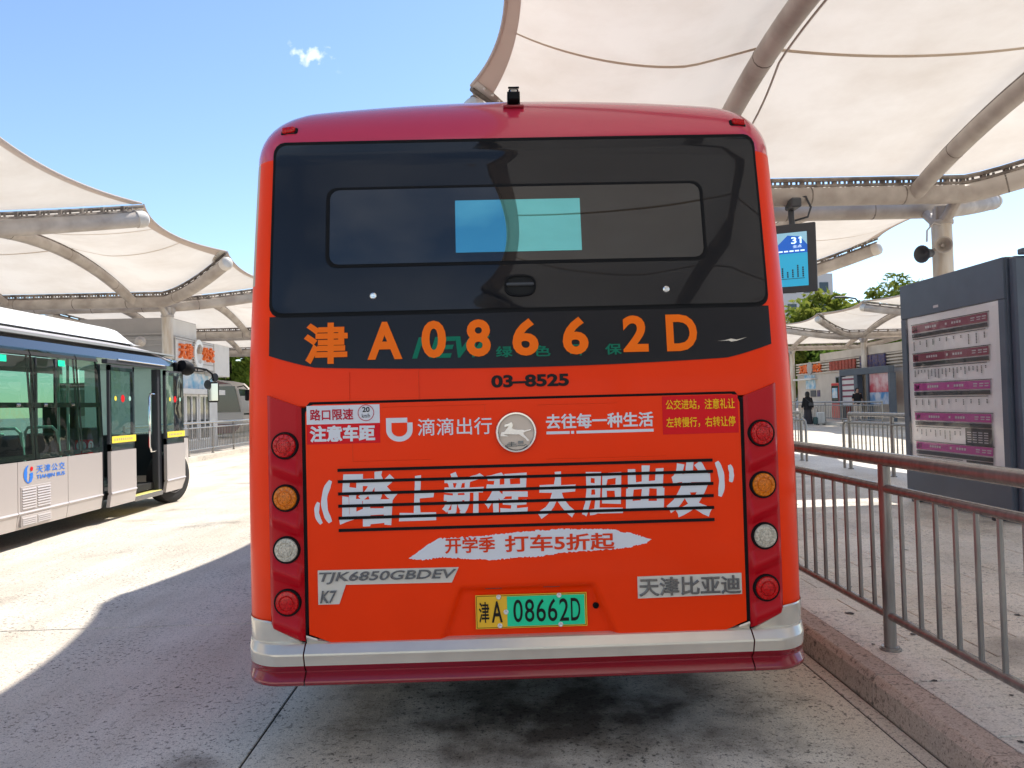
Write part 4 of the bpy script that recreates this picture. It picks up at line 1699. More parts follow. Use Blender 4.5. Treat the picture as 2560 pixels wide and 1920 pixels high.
for sd in (-1, 1):
    for k in range(4):
        ya = BY + 0.75 + 1.8 * k
        m = MB()
        def side(u, v, ya=ya, sd=sd):
            y_ = lerp(ya, ya + 1.76, u)
            z = lerp(1.25, 2.42, v)
            return Vector((BX + sd * (bw(z) + 0.006), y_, z))
        m.grid(side, 4, 4, flip=(sd < 0))
        m.build('side_window', 'black_glass', BUS)
m = MB()
m.box(BX - 1.12, BX + 1.12, BY + 0.12, BY + LEN - 0.1, 0.36, 0.42)
m.box(BX - 0.9, BX + 0.9, BY + 0.7, BY + 1.5, 0.24, 0.38)
m.box(BX - 0.12, BX + 0.12, BY + 2.3, BY + 6.6, 0.22, 0.38)
m.tube([(BX - 1.0, BY + 2.1, 0.42), (BX + 1.0, BY + 2.1, 0.42)], 0.11, 10)
m.build('underbody', 'under_black', BUS)
for sd in (-1, 1):  # unseen skirts and flaps, added to block light under the bus
    m = MB()
    m.box(BX + sd * 1.19 - 0.02, BX + sd * 1.19 + 0.02, BY + 2.65, BY + 5.95, 0.24, 0.42)
    m.build('side_skirt', 'burgundy', BUS, smooth=False)
    m = MB()
    m.box(BX + sd * 1.0 - 0.2, BX + sd * 1.0 + 0.2, BY + 1.55, BY + 1.57, 0.10, 0.45)
    m.build('mud_flap', 'black_rubber', BUS, smooth=False)


def wheel(parent, x, y_, r, wd, sd, name='wheel', steer=0.0):
    c0 = Vector((x, y_, r))
    ax = Vector((sd * math.cos(steer), math.sin(steer) * sd, 0))
    m = MB()
    m.lathe([(r * 0.62, wd * 0.48), (r * 0.72, wd * 0.5), (r * 0.90, wd * 0.48), (r * 0.98, wd * 0.38), (r, wd * 0.2), (r, -wd * 0.2), (r * 0.97, -wd * 0.42), (r * 0.6, -wd * 0.45)], c0, ax, 36)
    w_ = m.build(name, 'tyre', parent)
    m = MB()
    m.lathe([(r * 0.60, wd * 0.44), (r * 0.62, wd * 0.50), (r * 0.55, wd * 0.46), (r * 0.50, wd * 0.15), (r * 0.34, wd * 0.12), (r * 0.30, wd * 0.42), (r * 0.16, wd * 0.48), (r * 0.05, wd * 0.50)], c0, ax, 30)
    up = Vector((0, 0, 1))
    sdv = ax.cross(up).normalized()
    for k in range(10):
        a = 2 * math.pi * k / 10
        m.lathe([(r * 0.045, 0.0), (r * 0.045, 0.05), (r * 0.02, 0.055)], c0 + sdv * (r * 0.40 * math.cos(a)) + up * (r * 0.40 * math.sin(a)) + ax * (wd * 0.14), ax, 6)
    m.build('rim', 'wheel_rim', w_)
    return w_


for sd in (-1, 1):
    for yy in (BY + 2.1, BY + 6.5):
        wheel(BUS, BX + sd * 1.06, yy, 0.44, 0.27, sd)

# ================================================================== RAILINGS
BARMESH = {}


def railing(label, x, ya, yb, zbase, n_panel, bars, loop=(), group='steel railings', r_top=0.038, hi=True):
    t = thing('railing', label, 'railing', (x, ya, zbase), group)
    H = 1.005
    L = (yb - ya) / n_panel
    sg = 12 if hi else 8
    m = MB().tube([(x, ya - 0.0, zbase + H), (x, yb + 0.0, zbase + H)], r_top, sg)
    m.build('top_rail', 'steel', t)
    m = MB().tube([(x, ya, zbase + 0.85), (x, yb, zbase + 0.85)], 0.024, sg)
    m.build('middle_rail', 'steel', t)
    m = MB().tube([(x, ya, zbase + 0.18), (x, yb, zbase + 0.18)], 0.022, sg)
    m.build('bottom_rail', 'steel', t)
    pk_ = None
    for k in range(n_panel + 1):
        if pk_ is None:
            m = MB().tube([(x, ya, zbase), (x, ya, zbase + H - 0.01)], 0.0315, sg)
            pk_ = m.build('post', 'steel', t)
            m = MB().lathe([(0.055, 0.0), (0.055, 0.006), (0.047, 0.009), (0.047, 0.016), (0.035, 0.018)], (x, ya, zbase), (0, 0, 1), 20)
            fl = m.build('flange', 'steel', pk_)
        else:
            q = share(pk_, t, (0, L * k, 0))
            f2 = share(fl, q, (0, 0, 0))
    b0 = None
    for k in range(n_panel):
        for i in range(bars):
            yy = L * k + L * (i + 1) / (bars + 1)
            if b0 is None:
                m = MB().tube([(x, ya, zbase + 0.195), (x, ya, zbase + 0.83)], 0.0125, 8 if hi else 6, caps=False)
                b0 = m.build('bar', 'steel', t)
                b0.location = (0, yy, 0)
            else:
                share(b0, t, (0, yy, 0))
    for ye, sgn in loop:
        m = MB()
        pts = [(x, ye, zbase + 0.86), (x, ye + sgn * 0.16, zbase + 0.86), (x, ye + sgn * 0.23, zbase + 0.82), (x, ye + sgn * 0.25, zbase + 0.74), (x, ye + sgn * 0.25, zbase)]
        m.tube(pts, 0.026, 10)
        m.build('end_loop', 'steel', t)
    return t


railing('brown stainless railing in the right foreground beside the orange bus', 2.05, 2.04, 12.14, ZP, 5, 12)
railing('steel railing with a hooped end, behind the route board', 6.44, 7.9, 13.95, ZP, 4, 9, loop=((13.95, 1),))
railing('short piece of steel railing beside the orange bus, beyond the hooped railing', 6.40, 16.1, 24.1, ZP, 4, 12, loop=((16.1, -1),))
railing('steel railing between the white minibus and the ticket booth', -9.35, 19.5, 41.5, 0.15, 11, 12, hi=False)
railing('steel railing along the far shops, behind the person with the suitcase', 17.3, 34.2, 58.2, ZP, 12, 9, hi=False)

# ================================================================== ROUTE BOARD
t = thing('route_board', 'tall dark grey route board with bus timetable sheets on the platform', 'notice board', (5.45, 8.7, ZP))
X0 = 5.2
m = MB()
m.bevbox(X0 + 0.015, X0 + 0.50, 7.70, 9.70, 0.24, 2.87, 0.015)
m.build('cabinet', 'board_grey', t, smooth=False)
m = MB()
for a, b, c_, d in ((7.70, 9.70, 2.44, 2.866), (7.70, 9.70, 0.245, 0.56), (9.585, 9.70, 0.56, 2.44), (7.70, 7.80, 0.56, 2.44)):
    m.bevbox(X0 - 0.012, X0 + 0.02, a + 0.001, b - 0.001, c_ + 0.001, d - 0.001, 0.006)
m.build('frame', 'board_grey', t, smooth=False)
m = MB()
m.bevbox(X0 + 0.04, X0 + 0.47, 7.60, 7.698, 0.24, 2.86, 0.02)
m.bevbox(X0 + 0.10, X0 + 0.46, 7.55, 7.64, 2.87, 2.93, 0.01)
m.build('end_post', 'board_grey', t, smooth=False)
for yy in (7.95, 9.5):
    m = MB()
    m.bevbox(X0 - 0.05, X0 + 0.55, yy - 0.04, yy + 0.04, 0.15, 0.20, 0.008)
    m.tube([(X0 + 0.1, yy, 0.18), (X0 + 0.1, yy, 0.26)], 0.025, 8)
    m.tube([(X0 + 0.4, yy, 0.18), (X0 + 0.4, yy, 0.26)], 0.025, 8)
    m.build('foot', 'dark_grey', t, smooth=False)
m = MB()
m.grid(lambda u, v: Vector((X0 + 0.010 + 0.004 * math.sin(5 * u + 3 * v) * math.sin(9 * v + 2 * u), lerp(9.58, 7.81, u), lerp(0.565, 2.436, v))), 40, 40)
sheet = m.build('timetable_sheet', 'paper', t)


def bf(u, v, w):
    """board plane: u from left to right in the picture (far to near), v height"""
    return Vector((X0 - 0.0005 - w, 9.585 - 1.775 * u, v))


def brect(mb, u0, u1, v0, v1, w=0.004):
    mb.add([bf(u0, v0, w), bf(u1, v0, w), bf(u1, v1, w), bf(u0, v1, w)], [(0, 3, 2, 1)])


zrow = [2.29, 1.935, 1.575, 1.215, 0.860]
heads = ['24', '52', '24', '24', '31']
m1, m2, m3, m4, m5 = MB(), MB(), MB(), MB(), MB()
for k, z in enumerate(zrow):
    mm = m1 if k < 2 else m2
    brect(mm, 0.07, 0.90, z - 0.045, z + 0.045)
    brect(m3, 0.06, 0.92, z + 0.050, z + 0.058)
    brect(m3, 0.07, 0.90, z - 0.105, z - 0.060)
    put_text(m4, heads[k], 0.085, 0.135, z - 0.030, z + 0.025, lambda u, v, w: bf(u, v, 0.006), bold=0.02)
    put_text(m4, 'Q2', 0.075, 0.10, z - 0.097, z - 0.068, lambda u, v, w: bf(u, v, 0.006))
    for a, b in ((0.24, 0.40), (0.47, 0.50), (0.54, 0.67)):
        for q in range(int((b - a) / 0.027)):
            brect(m5, a + 0.027 * q, a + 0.027 * q + 0.019, z - 0.012, z + 0.014, 0.006)
    for a in (0.74, 0.80, 0.85):
        brect(m5, a, a + 0.04, z + 0.006, z + 0.018, 0.006)
        brect(m5, a, a + 0.035, z - 0.018, z - 0.008, 0.006)
    half_ = k >= 3
    u1 = 0.60 if half_ else 0.88
    brect(m3, 0.075, u1, z - 0.128, z - 0.120)
    ns = [11, 20, 11, 10, 22][k]
    for q in range(ns):
        u = lerp(0.085, u1 - 0.02, q / (ns - 1))
        ln = rnd.randint(2, 7)
        for c in range(ln):
            brect(m3, u, u + 0.012, z - 0.155 - 0.0165 * c - 0.012, z - 0.155 - 0.0165 * c)
    if half_:
        brect(m3, 0.64, 0.90, z - 0.30, z - 0.115, 0.0045)
        for q in range(5):
            for c in range(4):
                brect(m5, 0.66 + 0.055 * c, 0.70 + 0.055 * c, z - 0.165 - 0.026 * q, z - 0.155 - 0.026 * q, 0.006)
m1.build('maroon_header', 'bar_maroon', sheet, smooth=False)
m2.build('magenta_header', 'bar_magenta', sheet, smooth=False)
m3.build('stop_list', 'ink', sheet, smooth=False)
m4.build('route_number', 'ink_pale', sheet, smooth=False)
m5.build('header_print', 'ink_pale', sheet, smooth=False)
m = MB()
m.add([(X0 - 0.010, 9.588, 0.558), (X0 - 0.010, 7.798, 0.558), (X0 - 0.010, 7.798, 2.442), (X0 - 0.010, 9.588, 2.442)], [(0, 1, 2, 3)])
m.build('cover_glass', 'clear_glass', t, smooth=False)
m = MB()
m.bevbox(X0 - 0.016, X0 - 0.008, 8.86, 8.96, 2.50, 2.53, 0.002)
m.build('label_tag', 'ink_pale', t, smooth=False)

# ================================================================== HANGING SCREEN
t = thing('arrival_screen', 'hanging portrait arrival screen showing route 31, beside the orange bus', 'screen', (4.66, 11.9, 4.6))
Mx = Matrix.Translation((4.70, 11.86, 3.65)) @ Matrix.Rotation(R(-24), 4, 'Z') @ Matrix.Rotation(R(6), 4, 'X')


def tv(u, v, w=0.0):
    return Mx @ Vector((u, -0.052 - w, v))


m = MB()
m.bevbox(-0.36, 0.33, -0.05, 0.06, -0.53, 0.53, 0.012, Mx)
m.build('casing', 'dark_grey', t, smooth=False)


def tvrect(name, mat, u0, u1, v0, v1, w):
    m = MB()
    m.add([tv(u0, v0, w), tv(u1, v0, w), tv(u1, v1, w), tv(u0, v1, w)], [(0, 1, 2, 3)])
    return m.build(name, mat, t, smooth=False)


scr = tvrect('screen', 'screen_cyan', -0.29, 0.20, -0.43, 0.40, 0.001)
tvrect('screen_top', 'screen_pale', -0.29, 0.20, 0.18, 0.40, 0.003)
m = MB()
m.add([tv(u, v, 0.005) for u, v in ((-0.25, 0.08), (0.20, 0.08), (0.20, 0.20), (0.10, 0.33), (-0.08, 0.36), (-0.25, 0.20))], [(0, 1, 2, 3, 4, 5)])
m.build('screen_banner', 'screen_blue', t, smooth=False)
m = MB()
put_text(m, '31', -0.03, 0.12, 0.225, 0.325, lambda u, v, w: tv(u, v, 0.008), bold=0.01)
m.add([tv(0.086, 0.322, 0.009), tv(0.108, 0.325, 0.009), tv(0.108, 0.300, 0.009), tv(0.074, 0.298, 0.009)], [(0, 3, 2, 1)])
put_text(m, '全点', -0.01, 0.12, 0.160, 0.205, lambda u, v, w: tv(u, v, 0.008))
for k in range(5):
    q = -0.22 + 0.08 * k
    m.add([tv(q, 0.105, 0.008), tv(q + 0.06, 0.105, 0.008), tv(q + 0.06, 0.125, 0.008), tv(q, 0.125, 0.008)], [(0, 1, 2, 3)])
m.build('screen_lettering', 'screen_white', t, smooth=False)
m = MB()
for k, ln in enumerate((4, 5, 3, 4, 6, 5)):
    q = -0.26 + 0.075 * k
    for c in range(ln):
        m.add([tv(q, -0.29 + 0.032 * c, 0.006), tv(q + 0.022, -0.29 + 0.032 * c, 0.006), tv(q + 0.022, -0.265 + 0.032 * c, 0.006), tv(q, -0.265 + 0.032 * c, 0.006)], [(0, 1, 2, 3)])
m.add([tv(-0.22, -0.315, 0.006), tv(0.15, -0.315, 0.006), tv(0.15, -0.307, 0.006), tv(-0.22, -0.307, 0.006)], [(0, 1, 2, 3)])
m.build('stop_line', 'ink', t, smooth=False)
m = MB()
m.tube([(4.72, 11.92, 4.10), (4.72, 11.96, 4.30), (4.72, 11.98, 4.62)], 0.045, 10)
m.bevbox(4.64, 4.80, 11.72, 12.02, 4.43, 4.58, 0.02)
m.tube([(4.76, 11.90, 4.62), (4.92, 11.86, 4.62), (4.99, 11.85, 4.45), (4.94, 11.86, 4.30), (4.76, 11.92, 4.26)], 0.018, 6)
m.build('hanger', 'dark_grey', t)

# ================================================================== WHITE MINIBUS
LX = -5.4
MBUS = thing('minibus', 'white and silver minibus with its folding door open, parked on the left', 'bus', (-6.45, 10.2, 0))
W2 = 2.08
XL = LX - W2


def sidex(z):
    """outer side of the minibus"""
    if z < 0.40:
        return LX - 0.03 * (0.40 - z) / 0.2
    if z > 1.0:
        return LX - 0.05 * (z - 1.0) / 1.5 - max(0.0, z - 2.2) * 0.42
    return LX


def mside(y_, z, off=0.0):
    return Vector((sidex(z) + off, y_, z))


def sidepanel(name, y0_, y1_, z0_, z1_, mat, off=0.0, thick=0.03, parent=MBUS, r=0.0, nz=10, ny=6):
    m = MB()
    zz = sorted(set([lerp(z0_, z1_, k / nz) for k in range(nz + 1)] + [z for z in (0.38, 0.40, 0.42, 1.0) if z0_ < z < z1_]))
    vs_, fs_ = [], []
    for z in zz:
        cr_ = 0.014 if abs(z - 0.40) < 0.001 and z0_ < 0.39 else 0.0
        d = 0.0
        if r:
            q = max(0.0, z - (z1_ - r), (z0_ + r) - z)
            d = r - math.sqrt(max(0, r * r - q * q))
        for k in range(ny + 1):
            vs_.append(mside(lerp(y0_ + d, y1_ - d, k / ny), z, off + cr_))
    nn = ny + 1
    for j in range(len(zz) - 1):
        for k in range(ny):
            a = j * nn + k
            fs_.append((a, a + 1, a + nn + 1, a + nn))
    m.add(vs_, fs_)
    rim = [k for k in range(nn)] + [j * nn + ny for j in range(1, len(zz))] + [(len(zz) - 1) * nn + k for k in range(ny - 1, -1, -1)] + [j * nn for j in range(len(zz) - 2, 0, -1)]
    k = len(rim)
    v2 = [vs_[i] for i in rim] + [vs_[i] - Vector((thick, 0, 0)) for i in rim]
    m.add(v2, [(i, k + i, k + (i + 1) % k, (i + 1) % k) for i in range(k)])
    return m.build(name, mat, parent, angle=30)


# lower side panels
sidepanel('side_panel', 5.9, 7.55, 0.22, 0.985, 'silver_body')
sidepanel('side_panel', 8.45, 8.775, 0.22, 0.985, 'silver_body')
sp = sidepanel('side_panel', 8.785, 9.79, 0.22, 0.985, 'silver_body')
sidepanel('side_panel', 9.80, 10.64, 0.22, 0.985, 'silver_body')
sidepanel('door_post', 10.645, 10.74, 0.22, 2.20, 'dark_grey', -0.03)
# wheel arch surround at the rear
m = MB()
arch = []
for k in range(17):
    a = math.pi * k / 16
    arch.append((8.0 - 0.46 * math.cos(a), 0.42 + 0.44 * math.sin(a)))
pts = [(7.55, 0.22)] + [(7.54, 0.30)] + arch + [(8.46, 0.30), (8.45, 0.22)]
vs_ = []
for y_, z in arch:
    vs_.append(mside(y_, z, 0.001))
    vs_.append(mside(y_, 0.985, 0.001))
m.add(vs_, [(2 * k, 2 * k + 2, 2 * k + 3, 2 * k + 1) for k in range(16)])
v3 = []
for y_, z in arch:
    v3.append(mside(y_, z, 0.001))
    v3.append(mside(y_, z, 0.001) - Vector((0.35, 0, 0)))
m.add(v3, [(2 * k, 2 * k + 1, 2 * k + 3, 2 * k + 2) for k in range(16)])
m.build('wheel_arch', 'silver_body', MBUS)
# logo and lettering
m = MB()


def LD(off):
    return lambda u, v, w: mside(u, v, off + w)


for a0, a1, r0, r1, cy_, cz_ in ((100, 262, 0.082, 0.135, 8.985, 0.835),):
    vs_ = []
    for k in range(17):
        a = R(lerp(95, 255, k / 16))
        t_ = math.sin(math.pi * k / 16)
        vs_.append(mside(8.985 + 0.100 * math.cos(a), 0.835 + 0.103 * math.sin(a), 0.004))
        vs_.append(mside(8.985 + (0.100 - 0.055 * t_) * math.cos(a) + 0.01, 0.835 + (0.103 - 0.03 * t_) * math.sin(a), 0.004))
    m.add(vs_, [(2 * k, 2 * k + 1, 2 * k + 3, 2 * k + 2) for k in range(16)])
jp = [(9.00, 0.845), (9.06, 0.850), (9.06, 0.790), (9.03, 0.745), (8.975, 0.728), (8.945, 0.735), (8.985, 0.755), (9.00, 0.790)]
m.add([mside(a, b, 0.004) for a, b in jp], [tuple(range(len(jp)))])
put_text(m, '天津公交', 9.13, 9.72, 0.835, 0.925, LD(0.004), bold=0.012, space=1.25)
put_text(m, 'TIANJIN BUS', 9.13, 9.72, 0.752, 0.812, LD(0.004), bold=0.022)
lg = m.build('operator_lettering', 'logo_blue', sp, smooth=False)
m = MB()
m.lathe([(0.026, 0.004), (0.026, 0.005)], mside(9.035, 0.893), (1, 0, 0), 16)
m.build('logo_dot', 'decal_red', lg, smooth=False)
# louvred hatches
for z0_, z1_, nl in ((0.425, 0.700, 8), (0.245, 0.372, 4)):
    m = MB()
    m.bevbox(LX - 0.02, LX + 0.006, 8.83, 9.42, z0_, z1_, 0.003)
    lv = m.build('louvre_hatch', 'silver_body', sp, smooth=False)
    sl0 = None
    for i in range(nl):
        z = lerp(z0_ + 0.03, z1_ - 0.03, i / (nl - 1))
        for ya in (8.85, 9.14):
            m = MB()
            m.prism([(LX + 0.005, z - 0.011), (LX + 0.015, z - 0.009), (LX + 0.005, z + 0.011)], lambda u, v, w: (u, w, v), ya, ya + 0.26)
            m.build('louvre', 'silver_body', lv, smooth=False)

# glazing band: dark frame, panes
def pane(name, y0_, y1_, z0_, z1_, mat='bus_glass', off=0.004, parent=MBUS):
    m = MB()
    m.grid(lambda u, v: mside(lerp(y0_, y1_, u), lerp(z0_, z1_, v), off), 4, 6)
    return m.build(name, mat, parent)


for k, (a, b) in enumerate(((6.0, 7.38), (7.40, 9.12), (9.14, 10.11), (10.13, 10.66))):
    w_ = pane('window', a, b, 1.0, 2.30)
    m = MB()
    for q in ((a, a + 0.05, 1.0, 2.30), (b - 0.05, b, 1.0, 2.30), (a, b, 1.0, 1.06), (a, b, 2.22, 2.30), (a, b, 1.60, 1.66)):
        m.add([mside(q[0], q[2], -0.004), mside(q[1], q[2], -0.004), mside(q[1], q[3], -0.004), mside(q[0], q[3], -0.004)], [(0, 1, 2, 3)])
    m.build('frame', 'under_black', w_, smooth=False)
m = MB()
for a, b, c_, d in ((9.20, 9.215, 1.60, 2.20), (9.60, 9.64, 1.60, 2.20), (9.2, 9.62, 1.595, 1.61)):
    m.box(LX - 0.06, LX - 0.035, a, b, c_, d)
m.build('sliding_vent', 'dark_grey', MBUS, smooth=False)
m = MB()
for yy in (8.80, 9.33, 9.93):
    m.bevbox(LX - 0.032, LX - 0.012, yy, yy + 0.07, 1.615, 1.645, 0.004)
m.build('window_catch', 'chrome', MBUS, smooth=False)
for a in (8.50, 9.66):
    m = MB()
    m.add([mside(a, 2.115, 0.006), mside(a + 0.15, 2.115, 0.006), mside(a + 0.15, 2.19, 0.006), mside(a, 2.19, 0.006)], [(0, 1, 2, 3)])
    m.build('exit_sticker', 'exit_green', MBUS, smooth=False)
# cant rail glass strip over the windows and gutter
m = MB()
m.grid(lambda u, v: mside(lerp(5.95, 13.42, u), lerp(2.29, 2.50, v) - 0.07 * sstep((u - 0.86) / 0.14) * (0.3 + v * 1.2), 0.002), 40, 4)
m.build('cant_rail', 'cant_glass', MBUS)
m = MB()
def roofz(y_):
    return 2.51 - 0.16 * sstep((y_ - 12.3) / 1.2) - 0.02 * sstep((y_ - 11.0) / 2)
m.tube([mside(lerp(5.95, 13.45, k / 30), roofz(lerp(5.95, 13.45, k / 30)) - 0.005, -0.005) for k in range(31)], 0.022, 8)
m.build('gutter', 'silver_body', MBUS)
# roof with its pod
m = MB()
def roofsec(u, v):
    y_ = lerp(5.9, 13.55, v)
    x = lerp(LX - 0.19, XL + 0.19, u)
    e = 1 - abs(2 * u - 1) ** 6
    return Vector((x, y_, roofz(y_) + 0.10 * e - 0.05 * sstep((v - 0.97) / 0.03)))
m.grid(roofsec, 24, 30)
m.build('roof', 'white_paint', MBUS)
m = MB()
def pod(u, v):
    y_ = lerp(5.9, 12.35, v)
    e = 1.0 - abs(2 * u - 1) ** 8
    h = 0.25 * e * sstep((12.35 - y_) / 0.55)
    x = lerp(LX - 0.24, XL + 0.24, u)
    return Vector((x, y_, 2.575 + h))
m.grid(pod, 36, 40)
m.build('roof_pod', 'white_paint', MBUS, angle=60)
# door leaves, slid open
def door_leaf(ya, yb, z0_=0.215, sz=0.985):
    m = MB()
    mm = sidepanel('door_leaf', ya, yb, z0_, sz, 'silver_body', 0.06, 0.05)
    fr = MB()
    for q in ((ya, ya + 0.055, sz, 2.185), (yb - 0.055, yb, sz, 2.185), (ya, yb, sz, 1.085), (ya, yb, 2.11, 2.19)):
        fr.box(LX + 0.005, LX + 0.045, q[0], q[1], q[2] + 0.001, q[3])
    fr.build('frame', 'dark_grey', mm, smooth=False)
    g_ = MB()
    g_.add([(LX + 0.05, ya + 0.02, 1.01), (LX + 0.05, yb - 0.02, 1.01), (LX + 0.05, yb - 0.02, 2.16), (LX + 0.05, ya + 0.02, 2.16)], [(0, 1, 2, 3)])
    g_.build('pane', 'door_glass', mm, smooth=False)
    y_ = MB()
    y_.bevbox(LX + 0.052, LX + 0.056, ya + 0.04, yb + 0.01, 1.095, 1.19, 0.001)
    yo = y_.build('caution_strip', 'sticker_yellow', mm, smooth=False)
    tx = MB()
    for k in range(9):
        a = lerp(ya + 0.12, yb - 0.12, k / 8)
        tx.box(LX + 0.0565, LX + 0.0575, a - 0.014, a + 0.014, 1.125, 1.16)
    tx.build('strip_print', 'beige_trim', mm, smooth=False)
    for k, mat in enumerate(('sticker_yellow', 'decal_red', 'seat_green')):
        s_ = MB()
        a = lerp(ya + 0.16, yb - 0.16, k / 2)
        s_.lathe([(0.035 + (0.02 if k == 1 else 0), 0.0), (0.03 + (0.02 if k == 1 else 0), 0.001)], (LX + 0.052, a, 1.72), (1, 0, 0), 12)
        s_.build('round_sticker', mat, mm, smooth=False)
    return mm


door_leaf(10.76, 11.50)
door_leaf(12.56, 13.28)
m = MB()
m.bevbox(LX - 0.03, LX + 0.05, 10.70, 12.62, 2.205, 2.265, 0.006)
m.build('door_header', 'dark_grey', MBUS, smooth=False)
m = MB()
m.tube([(LX + 0.06, 10.98, 2.275), (LX + 0.06, 12.5, 2.262)], 0.012, 6)
m.build('door_rail', 'chrome', MBUS)
m = MB()
m.bevbox(LX - 0.12, LX - 0.02, 12.42, 12.56, 0.25, 2.20, 0.01)
m.build('door_pillar', 'dark_grey', MBUS, smooth=False)
m = MB()
m.bevbox(LX - 0.75, LX + 0.02, 11.50, 12.45, 0.245, 0.275, 0.004)
st_ = m.build('door_step', 'tactile_yellow', MBUS, smooth=False)
m = MB()
m.bevbox(LX + 0.0, LX + 0.035, 11.50, 12.45, 0.20, 0.27, 0.004)
m.build('step_edge', 'chrome_dark', st_, smooth=False)
m = MB()
m.tube([(LX - 0.05, 12.40, 1.80), (LX - 0.05, 12.24, 1.80), (LX - 0.05, 12.20, 1.74), (LX - 0.05, 12.20, 0.98), (LX - 0.05, 12.24, 0.90), (LX - 0.05, 12.40, 0.90)], 0.018, 8)
m.build('grab_handle', 'chrome', MBUS)
# interior
m = MB()
m.box(XL + 0.06, LX - 0.10, 6.0, 10.70, 0.40, 0.46)
m.box(XL + 0.06, LX - 0.76, 10.70, 13.3, 0.40, 0.46)
m.build('floor', 'cabin_dark', MBUS, smooth=False)
m = MB()
m.box(XL + 0.05, XL + 0.09, 6.0, 13.3, 0.46, 1.0)
m.box(XL + 0.05, XL + 0.07, 6.0, 13.3, 2.2, 2.45)
m.box(XL + 0.05, LX - 0.08, 5.95, 6.0, 0.3, 2.45)
for yy in (7.4, 9.1, 10.7, 12.5):
    m.box(XL + 0.03, XL + 0.09, yy - 0.05, yy + 0.05, 1.0, 2.2)
m.build('far_wall', 'cabin_grey', MBUS, smooth=False)
m = MB()
m.add([(XL + 0.02, 6.0, 0.98), (XL + 0.02, 13.4, 0.98), (XL + 0.02, 13.4, 2.25), (XL + 0.02, 6.0, 2.25)], [(3, 2, 1, 0)])
m.build('far_glazing', 'bus_glass', MBUS, smooth=False)
m = MB()
m.box(XL, XL + 0.04, 5.95, 13.3, 0.25, 0.97)
m.build('far_side', 'silver_body', MBUS, smooth=False)
m = MB()
m.box(XL + 0.05, LX - 0.10, 5.96, 13.3, 2.46, 2.485)
m.build('ceiling', 'cabin_grey', MBUS, smooth=False)
for yy in (7.6, 8.45, 9.25, 10.0):
    for xx in (LX - 0.42, XL + 0.5):
        m = MB()
        m.bevbox(xx - 0.21, xx + 0.21, yy, yy + 0.42, 0.82, 0.90, 0.03)
        m.bevbox(xx - 0.21, xx + 0.21, yy - 0.06, yy + 0.02, 0.86, 1.28, 0.03)
        m.box(xx - 0.05, xx + 0.05, yy + 0.1, yy + 0.3, 0.46, 0.83)
        s_ = m.build('seat', 'cabin_dark', MBUS, smooth=False)
        m = MB()
        m.tube([(xx - 0.2, yy + 0.02, 0.95), (xx - 0.2, yy - 0.05, 1.30), (xx - 0.15, yy - 0.07, 1.36), (xx + 0.15, yy - 0.07, 1.36), (xx + 0.2, yy - 0.05, 1.30), (xx + 0.2, yy + 0.02, 0.95)], 0.019, 6)
        m.build('grab_frame', 'seat_green', s_)
m = MB()
m.tube([(LX - 0.30, 8.3, 1.30), (LX - 0.30, 9.0, 1.30)], 0.018, 6)
m.tube([(LX - 0.9, 11.2, 0.46), (LX - 0.9, 11.2, 2.45)], 0.018, 6)
m.tube([(LX - 0.5, 10.72, 0.46), (LX - 0.5, 10.72, 2.45)], 0.018, 6)
m.build('grab_rail', 'seat_green', MBUS)
m = MB()
m.bevbox(LX - 1.35, LX - 0.85, 11.95, 12.25, 0.46, 1.30, 0.03)
fb = m.build('fare_box', 'dark_grey2', MBUS, smooth=False)
m = MB()
m.bevbox(LX - 1.0, LX - 0.80, 11.80, 11.945, 0.55, 1.12, 0.01)
m.build('fare_notice', 'decal_red', fb, smooth=False)
m = MB()
m.lathe([(0.075, 0.0), (0.07, 0.004)], (LX - 0.90, 11.796, 1.03), (0, -1, 0), 16)
m.lathe([(0.075, 0.0), (0.07, 0.004)], (LX - 0.796, 11.87, 1.03), (1, 0, 0), 16)
dk = m.build('fare_disc', 'decal_white', fb, smooth=False)
m = MB()
put_text(m, '2', -0.03, 0.03, -0.04, 0.04, lambda u, v, w: Vector((LX - 0.790, 11.87 + u, 1.03 + v)), bold=0.01)
m.build('fare_number', 'decal_crimson', fb, smooth=False)
m = MB()
m.bevbox(XL + 0.35, XL + 0.85, 12.2, 12.35, 0.9, 1.7, 0.03)
m.bevbox(XL + 0.35, XL + 0.85, 12.3, 12.75, 0.8, 0.95, 0.03)
m.build('driver_seat', 'cabin_dark', MBUS, smooth=False)
m = MB()
m.box(XL + 0.1, LX - 0.1, 13.05, 13.45, 0.46, 1.15)
m.build('dashboard', 'cabin_dark', MBUS, smooth=False)
# front end
m = MB()
def nose(u, v):
    z = lerp(0.25, 1.06, v)
    x = lerp(LX - 0.02, XL + 0.02, u)
    e = 1 - abs(2 * u - 1) ** 5
    return Vector((x, 13.32 + 0.46 * e ** 0.5 + 0.10 * e * (1 - v), z))
m.grid(nose, 30, 8)
m.build('nose', 'silver_body', MBUS)
m = MB()
def wind(u, v):
    z = lerp(1.06, 2.42, v)
    x = lerp(LX - 0.04 - 0.03 * v, XL + 0.04 + 0.03 * v, u)
    e = 1 - abs(2 * u - 1) ** 5
    return Vector((x, 13.34 + 0.44 * e ** 0.5 - 0.22 * v ** 1.6, z))
m.grid(wind, 30, 10)
m.build('windscreen', 'bus_glass', MBUS)
